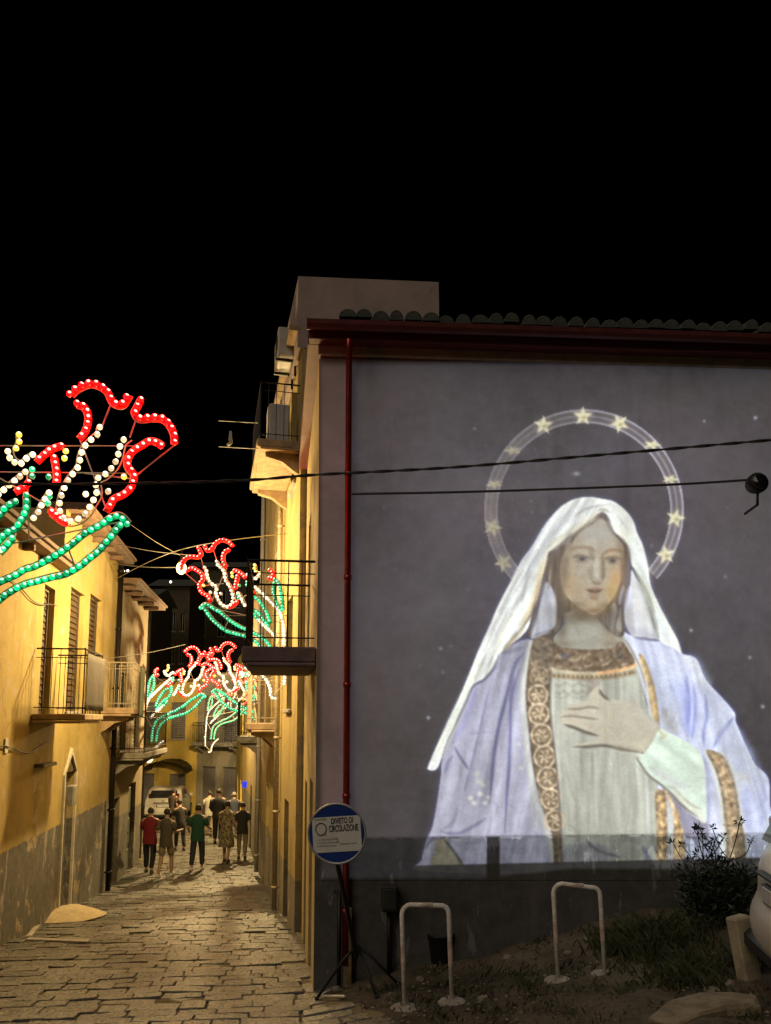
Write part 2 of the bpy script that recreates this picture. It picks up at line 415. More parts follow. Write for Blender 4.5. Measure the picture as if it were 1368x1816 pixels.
def pipe(parent, F, a, z0, z1, o, r, m, name='downpipe'):
    k = MB(); k.tube([F.pt(a,z0,o), F.pt(a,z1,o)], r, 10)
    zz = z0+.4
    while zz < z1: k.tube([F.pt(a,zz,o), F.pt(a,zz+.05,o)], r*1.25, 10); k.box((-.02,-o,0),(.02,0,.03),0,F.mat(a,zz+.01,o)); zz += 1.4
    return k.build(name, m, parent, True)
YEL = (.58, .44, .19); OCH = (.50, .35, .13); ROSE = (.52, .40, .24)
M_LWALL = plaster('ochre_plaster_left', (.50,.38,.14), (.19,.18,.165), -1.83, (.50,.40,.28), stain=(.16,.12,.05), dirt=.7)
M_LWALL2 = plaster('warm_plaster_left', (.56,.43,.20), (.20,.18,.15), -2.0, None, dirt=.55)
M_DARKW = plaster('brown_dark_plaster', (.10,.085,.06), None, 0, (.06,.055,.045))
M_YWALL = plaster('yellow_plaster_far', (.62,.45,.11), None, 0, (.45,.34,.17), dirt=.6)
M_RWALL = plaster('peeling_plaster_right', (.48,.36,.15), (.30,.26,.19), -2.5, (.28,.24,.17), dirt=.85)
M_RWALL1 = plaster('cream_plaster_corner', (.50,.38,.17), None, 0, None, dirt=.7)
M_WALLG = plaster('grey_plaster_wall', (.23,.215,.205), (.085,.08,.076), -.98, None, dirt=.25)
M_BOX = plaster('pinkish_render', (.40,.32,.30), None, 0, None, dirt=.15)
M_TILE = plain('dark_roof_tile', (.085,.095,.078), .85, 0, .35, 10, .5)
M_MAROON = plain('maroon_paint', (.13,.035,.035), .38, 0, .2, 6)
M_TERRA = plain('terracotta_tile', (.16,.10,.065), .85, 0, .3, 7, .4)
def eave(F, parent, a, b, z, ov, mat, name='eave', tiles=False):
    k = MB(); k.box((0,-.35,0),(b-a,ov,.07),0,F.mat(a,z)); k.box((0,-.35,.072),(b-a,ov+.06,.13),0,F.mat(a,z))
    o = k.build(name, mat, parent)
    n = int((b-a)/.9); rf = MB(); rf.bbox((0,-.05,0),(.09,ov-.08,.1),.01)
    me_ = rf.mesh('rafter', mat)
    for i in range(n):
        q = link('rafter', me_, o); setw(q, F.mat(a+.3+i*.9, z-.105))
    return o

# left row of houses -------------------------------------------------------
FL = Facade((-4.49,5.5), (-6.45,18.3)); 
sA = (13.4-5.5)/12.8*FL.L
hL = empty('left_house', 'ochre plaster house with iron balcony and narrow arched door at left', 'house', None, FL.pt(sA/2, -3.1))
FLa = Facade((-4.49,5.5), tuple(FL.pt(sA,0)[:2]))
def rect(F, x0, x1, y0, y1):                      # survey an opening on a facade from two opposite corners
    a, za = F.pix(x0, y0); b, zb = F.pix(x1, y1); return a, b, min(za, zb), max(za, zb)
a0,_ = FL.pix(74,1150); a1,_ = FL.pix(93,1150); zb = FL.pix(60,1266)[1]; zt = FL.pix(80,1035)[1]
ops = [(a0,a1,zb,zt)]
d0,_ = FL.pix(108,1480); d1,_ = FL.pix(127,1480)
HL = hL; wl_top = 2.6
ops.append((3.2,4.1,.0,1.5))
DO = (d0, d1, FL.gz((d0+d1)/2)-.1, FL.pix(118,1368)[1])
opsA = [o for o in ops if o[1] < sA]+([DO] if DO[1] < sA else [])
FLa.wall('wall', hL, -4.2, wl_top, opsA, M_LWALL, th=5)
for o in opsA:
    opening(FLa, hL, *o[:4], kind='door' if o is DO else 'shutter', m=M_DOOR if o is DO else M_SHUTB)
eave(FLa, hL, 0, sA, wl_top+.002, .24, M_TERRA)
ba,_ = FL.pix(55,1266)
balcony(FLa, hL, ba, min(ba+1.45,sA-.05), zb, .80, 1.02, M_CREAM, M_IRON, th=.10, corbel=False)
hL2 = empty('left_middle_house', 'taller yellow plaster house with two narrow windows behind the first balcony', 'house', None, FL.pt((sA+FL.L)/2, -3.6))
FLb = Facade(tuple(FL.pt(sA+.004,0)[:2]), (-6.45,18.3))
ops = []
for x0,x1,y0,y1 in ((127,141,1040,1262),(161,173,1052,1250)):
    q = rect(FLb,x0,x1,y0,y1); ops.append((max(q[0],.05),q[1],q[2],q[3]))
if DO[1] >= sA: ops.append((max(DO[0]-sA,.1),DO[1]-sA,DO[2],DO[3]))
FLb.wall('wall', hL2, -4.6, 3.75, ops, M_LWALL2 if False else M_LWALL, th=5)
for i,o in enumerate(ops): opening(FLb, hL2, *o, kind='door' if i == 2 else 'shutter', m=M_DOOR if i == 2 else M_SHUTB)
if len(ops) > 2:                                   # pale surround with a pointed head round the narrow door
    a,b,c,d = ops[2]; k = MB(); t_ = .07
    pr = [(a-t_,c),(a-t_,d-.05),((a+b)/2,d+.42),(b+t_,d-.05),(b+t_,c)]; pi_ = [(a,c),(a,d-.02),((a+b)/2,d+.30),(b,d-.02),(b,c)]
    vs = [FLb.pt(x,z,.045) for x,z in pr]+[FLb.pt(x,z,.045) for x,z in pi_]+[FLb.pt(x,z,.002) for x,z in pr]+[FLb.pt(x,z,.002) for x,z in pi_]
    fs = []
    for i in range(4): fs += [(i,i+1,6+i,5+i),(i,10+i,11+i,i+1),(5+i,6+i,16+i,15+i)]
    k.add(vs,fs); k.build('door_surround', plain('white_stone_surround',(.6,.55,.45),.8,0,.15,9,.2), hL2)
    k = MB(); k.add([FLb.pt(a,d-.02,.012),FLb.pt(b,d-.02,.012),FLb.pt((a+b)/2,d+.30,.012)],[(0,1,2)]); k.build('fanlight', M_GLASS, hL2)
eave(FLb, hL2, 0, FLb.L, 3.752, .36, M_TERRA)
q = FLb.pix(168,1250); balcony(FLb, hL2, max(q[0],.2)+.6, FLb.L-.1, q[1]-.05, .7, 1.0, M_CREAM, M_RAILPALE)
pipe(hL2, FLb, FLb.L-.12, FLb.gz(FLb.L-.1,.1), 3.7, .09, .06, M_IRON)
# small ledge and plaque
k = MB(); a,z = FLa.pix(60,1362); k.bbox((0,.003,0),(.75,.16,.06),.01,0,FLa.mat(a,z)); k.build('ledge', M_CONC, hL)
k = MB(); a,z = FLa.pix(6,1336); k.bbox((0,.003,0),(.14,.02,.2),.004,0,FLa.mat(a,z)); tag(k.build('house_plaque', plain('white_enamel',(.7,.68,.6),.4,0,.05), None), 'small pale plaque on the ochre wall at the left edge', 'plaque')
# second left house, dark, and the ones further down
FM = Facade((-6.5,18.35), (-7.15,23.0))
hM = empty('dark_house', 'dark brown house with balcony and green door past the yellow houses', 'house', None, FM.pt(2,-4.0))
mo = [(.6,1.5,-4.2,-1.9),(2.7,3.7,-4.3,-1.7),(1.0,1.9,-.75,1.2),(3.0,3.9,-.75,1.2)]
FM.wall('wall', hM, -4.8, 3.3, mo, plaster('dull_plaster_mid',(.26,.21,.12),(.13,.12,.10),-2.4,(.16,.14,.1)), th=4)
for i,o in enumerate(mo): opening(FM, hM, *o, kind='door' if i < 2 else 'shutter', m=M_SHUT)
balcony(FM, hM, .5, 4.3, -.78, .75, 1.0, M_CONC, M_IRON)
eave(FM, hM, 0, FM.L, 3.302, .5, M_TERRA)
FN = Facade((-7.4,24.0), (-11.4,36.0))
hN = empty('set_back_house', 'set back house behind the white parked car', 'house', None, FN.pt(5,-4.4))
no = [(2,3.1,-4.6,-2.2),(6,7,-4.6,-2.0),(2,3,-.3,1.6),(6,7,-.3,1.6)]
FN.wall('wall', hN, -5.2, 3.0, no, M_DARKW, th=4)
for i,o in enumerate(no): opening(FN, hN, *o, kind='door' if i < 2 else 'shutter')
# houses that close the street
FE = Facade((-13.5,39.2), (-9.2,38.2))
hE = empty('yellow_end_house', 'yellow house closing the far end of the street with arched canopy', 'house', None, FE.pt(2,-4.8))
eo = [(1.2,2.1,-4.9,-2.6),(2.9,3.8,-4.9,-2.6),(1.2,2.1,-.9,.9),(2.9,3.7,-.9,.9)]
FE.wall('wall', hE, -5.6, 1.9, eo, M_YWALL, th=6)
for i,o in enumerate(eo): opening(FE, hE, *o, kind='door' if i < 2 else 'shutter', m=M_DOOR)
k = MB(); prof = [(math.cos(t)*1.1, math.sin(t)*.55) for t in np.linspace(0,math.pi,9)]
k.add([FE.pt(3.1+x,-2.4+z,.02) for x,z in prof]+[FE.pt(3.1+x,-2.4+z*.8,.9) for x,z in prof],[(i,i+1,10+i,9+i) for i in range(8)]); k.build('door_canopy', M_IRON, hE)
eave(FE, hE, 0, FE.L, 1.902, .5, M_TERRA)
FE2 = Facade((-9.19,38.1), (-6.6,36.6))
hE2 = empty('grey_end_house', 'grey house with tall shuttered doors at the far bend of the street', 'house', None, FE2.pt(1.4,-4.8))
eo = [(.3,1.2,-4.9,-2.2),(1.6,2.5,-4.9,-2.2),(.3,1.2,-1.0,1.2),(1.6,2.5,-1.0,1.2)]
FE2.wall('wall', hE2, -5.6, 2.3, eo, plaster('greyish_far_plaster',(.34,.31,.24),None,0,(.24,.22,.18)), th=6)
for i,o in enumerate(eo): opening(FE2, hE2, *o, kind='door' if i < 2 else 'shutter', m=M_DOOR)
balcony(FE2, hE2, .15, 2.7, -1.05, .6, .95, M_CONC, M_IRON)
# dark houses on the slope behind
for i,(x0,x1,yt,D,lab_) in enumerate(((196,262,1055,62,'unlit house block on the dark hillside, leftmost'),(262,330,1035,70,'unlit tall house on the dark hillside beside the street lamp'),(330,432,1000,78,'unlit broad house on the hillside behind the second light bracket'))):
    a = P(x0,1278,D); b = P(x1,1278,D); F = Facade((a.x,a.y),(b.x,b.y)); top = P((x0+x1)/2,yt,D).z
    h = empty('hillside_house', lab_, 'house', 'unlit houses on the hillside', F.pt(F.L/2,-6))
    o_ = [(F.L*f,F.L*(f+.14),top-4.2-3*r_,top-2.4-3*r_) for f in (.15,.5,.75) for r_ in (0,1)]
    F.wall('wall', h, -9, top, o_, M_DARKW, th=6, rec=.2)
    for q in o_: opening(F, h, *q, kind='glass', rec=.2)
    k = MB(); k.add([F.pt(-.4,top,.4),F.pt(F.L+.4,top,.4),F.pt(F.L+.4,top+1.2,-3),F.pt(-.4,top+1.2,-3),F.pt(-.4,top,-6.4),F.pt(F.L+.4,top,-6.4)],[(0,1,2,3),(3,2,5,4)]); k.build('roof', M_TILE, h)
for i,(x,y,nm) in enumerate(((220,1013,'tiny white light high on the hill, left of the pair'),(227,1012,'tiny white light high on the hill, right of the pair'),(215,1030,'tiny white light on the hill just below the pair'),(303,1032,'small pale light on the hill nearest the street lamp'))):
    k = MB(); k.lathe([(.01,-.09),(.07,-.06),(.09,0),(.07,.06),(.01,.09)],10,0,Matrix.Translation(P(x,y,60)))
    tag(k.build('hill_light', emis('distant_lamp',(1,.93,.8),14)), nm, 'lamp', 'distant lights on the hill')

# right row -----------------------------------------------------------------
R0 = Vector((-.731,8.19,0)); WT = Vector((15.4,1,0)).normalized()
FW = Facade((R0.x,R0.y), (R0.x+WT.x*9.5, R0.y+WT.y*9.5))         # wall that carries the projection
FS = Facade((-1.30,12.4), (R0.x,R0.y))                             # its street side
z_eave = FW.pix(640,634)[1]; z_dado = FW.pix(900,1484)[1]
hC = empty('corner_house', 'corner house whose grey side wall carries the projected picture', 'house', None, (R0.x,R0.y,gz(R0.x,R0.y)))
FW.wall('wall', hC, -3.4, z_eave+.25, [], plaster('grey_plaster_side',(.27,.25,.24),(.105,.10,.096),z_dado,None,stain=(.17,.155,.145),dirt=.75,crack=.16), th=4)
ops = [(.9,1.75,-3.3,-.85),(2.7,3.6,-3.1,-.7),(1.1,1.9,.9,2.9)]
FS.wall('street_wall', hC, -3.9, z_eave+.25, ops, M_RWALL1, th=.3)
for i,o in enumerate(ops): opening(FS, hC, *o, kind='door' if i < 2 else 'shutter', m=M_SHUT)
k = MB(); k.box((-.004,-.2,0),(.22,.012,z_eave+.4+3.4),0,FW.mat(0,-3.4)); 
# pale cornice band, fascia, gutter
k = MB(); k.box((-.02,.002,0),(9.5,.05,.10),0,FW.mat(0,z_eave)); k.build('cornice', plain('cream_cornice',(.42,.36,.27),.85,0,.2,6), hC)
k = MB(); k.box((-.12,.002,0),(9.5,.20,.14),0,FW.mat(0,z_eave+.102)); k.box((-.12,.0,.142),(9.5,.19,.165),0,FW.mat(0,z_eave+.102))
k.build('fascia', M_MAROON, hC)
k = MB(); g = [(.205+.07+.07*math.cos(t), .115+.09*math.sin(t)+.045) for t in np.linspace(math.pi,2*math.pi,7)]
k.add([FW.pt(-.14,z_eave+.10+z,o) for o,z in g]+[FW.pt(9.5,z_eave+.10+z,o) for o,z in g],[(i,i+1,8+i,7+i) for i in range(6)]+[tuple(range(7))]); k.build('gutter', M_MAROON, hC)
k = MB(); k.box((-.02,-.3,0),(FS.L+.06,.14,.17),0,FS.mat(0,z_eave+.1)); k.build('fascia', M_MAROON, hC)
k = MB(); a = .02; zz = z_eave+.30
k.add([FW.pt(-.1,zz,.22),FW.pt(9.5,zz,.22),FW.pt(9.5,zz+.75,-4),FW.pt(-.1,zz+.75,-4),FW.pt(-.1,zz-.03,.22),FW.pt(9.5,zz-.03,.22),FW.pt(9.5,zz+.72,-4),FW.pt(-.1,zz+.72,-4)],[(0,1,2,3),(4,7,6,5),(0,4,5,1),(3,7,4,0)])
roof = k.build('roof', M_TILE, hC)
tl = MB(); n = 8
for sgn_, th_ in ((0,0),):
    prof = []
    for i in range(n+1):
        t = math.pi*i/n; prof.append((math.cos(t), math.sin(t)))
    V = []
    for y, r_, zo in ((0,.088,0),(.5,.072,.02)):
        for o_ in (0,.016):
            V += [(c*(r_-o_), -y, s_*(r_-o_)*1.1+zo) for c, s_ in prof]
    m_ = n+1; Fq = []
    for i in range(n): Fq += [(i,i+1,2*m_+i+1,2*m_+i),(m_+i,3*m_+i,3*m_+i+1,m_+i+1),(i,m_+i,m_+i+1,i+1)]
    Vc = [(c*.075, .003, s_*.075*1.1-.002) for c, s_ in prof]; tl.add(Vc, [tuple(range(n+1))])
    tl.add(V, Fq)
tm = tl.mesh('roof_tile', M_TILE, True)
rt = random.Random(5)
for i in range(44):
    o = link('roof_tile', tm, roof); M_ = FW.mat(.30+i*.182+rt.uniform(-.012,.012), zz+.012+rt.uniform(-.012,.022), .27+rt.uniform(-.03,.03))
    setw(o, M_ @ Matrix.Rotation(R(-10+rt.uniform(-2,2)),4,'X') @ Matrix.Rotation(R(rt.uniform(-4,4)),4,'Z') @ Matrix.Diagonal((rt.uniform(.9,1.12),1,rt.uniform(.85,1.15),1)))
# maroon downpipe on the wall
pa = FW.pix(617,1000)[0]
k = MB(); zb_ = -2.45
k.tube([FW.pt(pa,zb_,.07),FW.pt(pa,0,.07),FW.pt(pa,z_eave-.25,.07),FW.pt(pa,z_eave-.05,.12),FW.pt(pa,z_eave+.10,.24)], .036, 12)
for zz_ in np.arange(zb_+.5, z_eave-.3, 1.15): k.tube([FW.pt(pa,zz_,.07),FW.pt(pa,zz_+.05,.07)],.044,12); k.box((-.015,-.07,0),(.015,0,.03),0,FW.mat(pa,zz_+.01,.07))
k.build('downpipe', plain('maroon_pipe',(.34,.045,.04),.26,.65,.2,6), hC, True)
# first floor balcony of the corner house
FSr = Facade((R0.x,R0.y), (-1.30,12.4), True)
bz = .79
balcony(FSr, hC, .12, 1.75, bz, .80, .95, plain('purple_brown_slab',(.16,.12,.12),.8,0,.2,8,.2), M_IRON, th=.17, step=.13, corbel=False)
# house behind the corner house
F2 = Facade((-1.42,12.45), (-3.35,21.0), True)
h2 = empty('tall_right_house', 'tall plaster house behind the corner house with high balcony', 'house', None, F2.pt(3,-3.5))
zt2 = 6.6
ops = [(1.1,1.9,-3.7,-1.4),(3.4,4.3,-3.8,-1.3),(5.6,6.5,-4.0,-1.5),(.9,1.8,.2,2.2),(3.6,4.5,.0,2.0),(.7,1.6,4.2,6.2),(3.4,4.3,3.6,5.6)]
F2.wall('wall', h2, -4.8, zt2, ops, M_RWALL, th=.4)
for i,o in enumerate(ops): opening(F2, h2, *o, kind='door' if i < 3 else 'shutter', m=M_SHUT if i % 2 else M_DOOR)
pz = 7.6
k = MB()
pA = Vector((-1.42,12.45,0)); pB = P(777,1278,12.4); 
def prism(mb, foot, z0, z1):
    n_ = len(foot); mb.add([(p[0],p[1],z0) for p in foot]+[(p[0],p[1],z1) for p in foot],[tuple(range(n_,2*n_)),tuple(range(n_))[::-1]]+[(i,(i+1)%n_,n_+(i+1)%n_,n_+i) for i in range(n_)])
prism(k, [(-1.50,12.44),(.93,12.62),(.93,16),(-2.15,15.2)], zt2-.3, pz); k.build('stair_tower', M_BOX, h2)
k = MB(); k.box((-.0,-3.5,0),(F2.L,.22,.1),0,F2.mat(0,zt2+.002)); k.build('eave', M_CREAM, h2)
bz2 = 4.67
bb = balcony(F2, h2, .05, 2.6, bz2, .72, 1.0, M_CREAM, M_IRON)
balcony(F2, h2, 3.3, 5.2, -.05, .6, 1.0, M_CREAM, M_RAILPALE)
pipe(h2, F2, F2.L-.35, F2.gz(F2.L-.3,.1)+.1, zt2-.1, .09, .055, M_FRAME)
pipe(h2, F2, 2.7, F2.gz(2.7,.1), zt2-.1, .09, .05, M_RAILPALE)
# air conditioner under the high eave and a white cabinet on the high balcony
def ac_unit(M_, lab_, grp):
    r_ = empty('air_conditioner', lab_, 'air conditioner', grp); LOCALS.add(r_.name); setw(r_, M_)
    k = MB(); k.bbox((0,0,0),(.8,.28,.55),.02); k.build('casing', plain('aged_white_metal',(.5,.47,.42),.5,0,.1,8), r_)
    k = MB()
    for q in range(5): k.tube([(.28+.21*(1-q*.18)*math.cos(t),.288,.27+.21*(1-q*.18)*math.sin(t)) for t in np.linspace(0,2*math.pi,17)[:-1]], .006, 4, closed=True)
    k.build('fan_grille', M_IRON, r_)
    for x in (.1,.66):
        k = MB(); k.box((x,-.06,-.05),(x+.04,.3,-.005)); k.box((x,-.06,-.3),(x+.04,-.02,-.051)); k.build('bracket', M_IRON, r_)
    return r_
ac_unit(F2.mat(.6, bz2+1.75, .08), 'air conditioner fixed high under the eave above the top balcony', None)
k = MB(); k.bbox((0,0,0),(.5,.35,.75),.02,0,F2.mat(.35,bz2+.004,.16)); k.bbox((.02,.352,.02),(.245,.365,.73),.006,0,F2.mat(.35,bz2+.004,.16)); k.bbox((.255,.352,.02),(.48,.365,.73),.006,0,F2.mat(.35,bz2+.004,.16))
tag(k.build('balcony_cabinet', plain('white_cabinet',(.55,.55,.56),.5,0,.08,6)), 'pale two door cabinet standing on the top balcony', 'cabinet')
# houses further along the right
F3 = Facade((-3.36,21.1), (-5.6,31.0), True)
h3 = empty('right_far_house', 'right hand house past the pale downpipe, with dark doors', 'house', None, F3.pt(4,-4.2))
ops = [(1.4,2.4,-4.3,-1.9),(4.2,5.2,-4.5,-2.1),(1.4,2.3,-.4,1.6),(4.2,5.1,-.4,1.6)]
F3.wall('wall', h3, -5.2, 4.2, ops, M_RWALL, th=4)
for i,o in enumerate(ops): opening(F3, h3, *o, kind='door' if i < 2 else 'shutter')
balcony(F3, h3, 1.1, 2.8, -.45, .6, 1.0, M_CONC, M_IRON)
F4 = Facade((-5.62,31.1), (-7.2,37.5), True)
h4 = empty('right_last_house', 'yellow house on the right just before the street bends away', 'house', None, F4.pt(3,-4.5))
ops = [(1.2,2.2,-4.7,-2.4),(3.8,4.8,-4.8,-2.4),(1.2,2.1,-.8,1.0)]
F4.wall('wall', h4, -5.6, 3.0, ops, M_YWALL, th=4)
for i,o in enumerate(ops): opening(F4, h4, *o, kind='door' if i < 2 else 'shutter')

# ---- the projected picture: painted in code into a colour field (photo-pixel units of the wall face) ----
PX0, PY0, PX1, PY1, PS = 566.0, 636.0, 1386.0, 1562.0, 1.7
PNX = int((PX1-PX0)/PS)+1; PNY = int((PY1-PY0)/PS)+1
def paint_picture():
    xs = PX0+np.arange(PNX)*PS; ys = PY0+np.arange(PNY)*PS
    GX, GY = np.meshgrid(xs, ys)
    img = np.zeros((PNY, PNX, 3)); lab = np.zeros((PNY, PNX), np.int32)
    rng = np.random.default_rng(5)
    def vnoise(scale, seed, sx=1.0, sy=1.0):
        r = np.random.default_rng(seed); g = r.random((64, 64))
        u = (GX/scale*sx) % 63; v = (GY/scale*sy) % 63
        i = u.astype(int); j = v.astype(int); fu = u-i; fv = v-j
        fu = fu*fu*(3-2*fu); fv = fv*fv*(3-2*fv); i1 = (i+1) % 64; j1 = (j+1) % 64
        return (g[j,i]*(1-fu)+g[j,i1]*fu)*(1-fv)+(g[j1,i]*(1-fu)+g[j1,i1]*fu)*fv-.5
    OR = {1:(6.84,960,870),2:(5.472,750,870),3:(6.055,1060,880),4:(4.886,920,1100),5:(4.54,740,1150),6:(4.223,1140,1120),7:(3.697,730,1080),0:(1,0,0)}
    def F(k, *p): s,ox,oy = OR[k]; return [(ox+p[i]/s, oy+p[i+1]/s) for i in range(0,len(p),2)]
    def smooth(pts, closed, n=5):
        P = np.array(pts, float); N = len(P); out = []
        if N < 3: return P
        rngi = range(N) if closed else range(N-1)
        for i in rngi:
            if closed: p0,p1,p2,p3 = P[i-1],P[i],P[(i+1)%N],P[(i+2)%N]
            else: p0,p1,p2,p3 = P[max(i-1,0)],P[i],P[i+1],P[min(i+2,N-1)]
            for t in np.arange(n)/n:
                out.append(.5*((2*p1)+(p2-p0)*t+(2*p0-5*p1+4*p2-p3)*t*t+(-p0+3*p1-3*p2+p3)*t**3))
        if not closed: out.append(P[-1])
        return np.array(out)
    def win(P, m):
        x0 = max(int((P[:,0].min()-m-PX0)/PS),0); x1 = min(int((P[:,0].max()+m-PX0)/PS)+2,PNX)
        y0 = max(int((P[:,1].min()-m-PY0)/PS),0); y1 = min(int((P[:,1].max()+m-PY0)/PS)+2,PNY)
        return slice(y0,max(y1,y0+1)), slice(x0,max(x1,x0+1))
    def dist(P, X, Y, closed, ws=None):
        best = np.full(X.shape, 1e9); wv = np.ones(X.shape)
        n = len(P)
        for i in range(n if closed else n-1):
            a = P[i]; b = P[(i+1)%n]; d = b-a; L = d@d+1e-9
            t = np.clip(((X-a[0])*d[0]+(Y-a[1])*d[1])/L,0,1)
            q = (X-a[0]-t*d[0])**2+(Y-a[1]-t*d[1])**2
            if ws is not None:
                m = q < best; w0 = ws[i]; w1 = ws[min(i+1,n-1)]
                wv = np.where(m, w0+(w1-w0)*t, wv)
            best = np.minimum(best,q)
        return np.sqrt(best), wv
    def inside(P, X, Y):
        c = np.zeros(X.shape,bool); n = len(P)
        for i in range(n):
            x1,y1 = P[i]; x2,y2 = P[(i+1)%n]
            if y1 == y2: continue
            c ^= ((y1>Y)!=(y2>Y)) & (X < (x2-x1)*(Y-y1)/(y2-y1)+x1)
        return c
    def put(W, a, col):
        col = np.array(col,float)/255
        img[W] = img[W]*(1-a[...,None])+col*a[...,None]
    def poly(pts, col, soft=1.3, a=1.0, part=None, sm=True, inner=0):
        P = smooth(pts,True) if sm else np.array(pts,float)
        W = win(P, soft*2+2); X,Y = GX[W],GY[W]
        d,_ = dist(P,X,Y,True); ins = inside(P,X,Y)
        sd = np.where(ins,d,-d)
        m = np.clip((sd+soft)/(2*soft),0,1); m = m*m*(3-2*m)
        if inner: m = m*np.clip(sd/inner,0,1)
        put(W, m*a, col)
        if part is not None: L = lab[W]; L[ins] = part
        return W, m
    def stroke(pts, w, col, a=1.0, taper=True, part=None):
        P = smooth(pts,False); n = len(P); t = np.linspace(0,1,n)
        ws = w*(np.clip(np.sin(np.pi*np.clip(t,.0,1))*1.5,.25,1) if taper else np.ones(n))
        W = win(P, w*2.5+2); X,Y = GX[W],GY[W]
        d,wv = dist(P,X,Y,False,ws)
        m = np.exp(-(d/np.maximum(wv,.3))**2)
        put(W, m*a, col)
        if part is not None: L = lab[W]; L[d<w] = part
    def blob(x,y,rx,ry,col,a=1.0,p=2):
        W = win(np.array([[x-rx*2.2,y-ry*2.2],[x+rx*2.2,y+ry*2.2]]),1)
        m = np.exp(-((np.abs(GX[W]-x)/rx)**p+(np.abs(GY[W]-y)/ry)**p))
        put(W,m*a,col)
    # backdrop: the projector's grey wash painted as colour
    base = np.array([88,84,84])/255
    g = np.exp(-(((GX-1040)/420)**2+((GY-1000)/420)**2))
    top = np.clip((GY-640)/160,0,1)
    lf = np.clip((GX-566)/200,0,1)
    k = (.80+.36*g)*(.80+.2*top)*(.84+.16*lf)
    k = k*(1+.06*vnoise(90,1)+.05*vnoise(28,2)+.03*vnoise(9,3))
    img[:] = base*k[...,None]
    img[...,0] *= 1+.05*vnoise(130,4)+.05*(1-lf); img[...,2] *= 1+.05*vnoise(110,6)+.04*g
    # ring of the halo, three wires
    th = np.arctan2((GY-905)/167,(GX-1036)/165); rr = np.hypot((GX-1036)/165,(GY-905)/167)*166
    br = np.clip(.58+.42*np.cos(th+.3),.22,1)
    vis = np.where((th>.75)&(th<2.35),0,1)*np.where((th>=2.2),np.clip(1-(np.pi*.82-th)*1.2,.35,1),1)
    for dr,w,al in ((-10.5,1.6,.85),(0,1.3,.6),(10.5,1.7,.9)):
        m = np.exp(-((rr-166-dr)/w)**2)*al*br*vis
        put((slice(None),slice(None)), m, (186,186,205))
    m = np.exp(-((rr-166)/11)**4)*.03*br*vis; put((slice(None),slice(None)), m, (170,168,190))
    lab[(np.abs(rr-166)<12)&(vis>0)] = 1
    for i,(x,y) in enumerate([(1034,738),(964,754),(910,799),(877,859),(874,935),(893,998),(1099,751),(1157,789),(1189,850),(1198,919),(1181,984)]):
        R = 18 if i not in (3,8) else 17; rot = rng.uniform(0,1.2); sy = 1 if i not in (2,3,7,8) else .5
        pts = []
        for kk in range(10):
            r = R if kk%2==0 else R*.42; an = rot+kk*np.pi/5
            pts.append((x+r*np.cos(an),y+r*np.sin(an)*sy))
        dim = .7 if x < 930 else 1
        blob(x,y,R*.75,R*.75*sy,(200,195,160),.35*dim)
        poly(pts,(196*dim+18,192*dim+18,158*dim+18),1.6,.9*dim,part=20+i,sm=False)
        for kk in range(5):
            an = rot+kk*2*np.pi/5
            stroke([(x,y),(x+R*.8*np.cos(an),y+R*.8*np.sin(an)*sy)],1.5,(232,228,188),.75*dim)
        blob(x+2,y+2*sy,4,3*sy,(120,112,80),.7)
    # small lights scattered on the backdrop
    for x,y,r,a in [(842,760,2,.7),(862,790,1.8,.4),(949,797,1.8,.35),(1023,840,4,.8),(1249,747,2.2,.8),(1340,741,2.8,1),(1226,1118,2.6,1),(1353,1253,3,1),(1330,1166,2.4,.8),(760,1273,2.8,1),(1287,1023,2,.6),(782,1150,3,.55),(800,1146,2,.3),(786,1192,2.4,.4),(942,889,2,.4),(943,908,2,.35),(1156,968,2,.4),(1208,870,2,.4),(700,1010,1.8,.3),(680,900,1.6,.25),(745,1180,1.8,.3),(830,1045,1.8,.35),(1290,900,1.6,.3),(755,1345,1.6,.3),(1262,1060,1.5,.3),(1320,950,1.5,.3),(740,745,1.5,.25)]:
        blob(x,y,r*1.5 if r>3.5 else r,r*.8 if r>3.5 else r,(235,235,240),a)
    # ---- mantle, left side of the picture
    out = [(887,1158),(945,1135),(975,1200),(994,1480),(1000,1545),(750,1545),(748,1525),(757,1488),(766,1469),(773,1436),(780,1392),(782,1375),(784,1348),(793,1313),(810,1282),(839,1218)]
    blurm = poly(out,(86,90,140),13,.55)
    poly(out,(150,151,174),1.8,part=2)
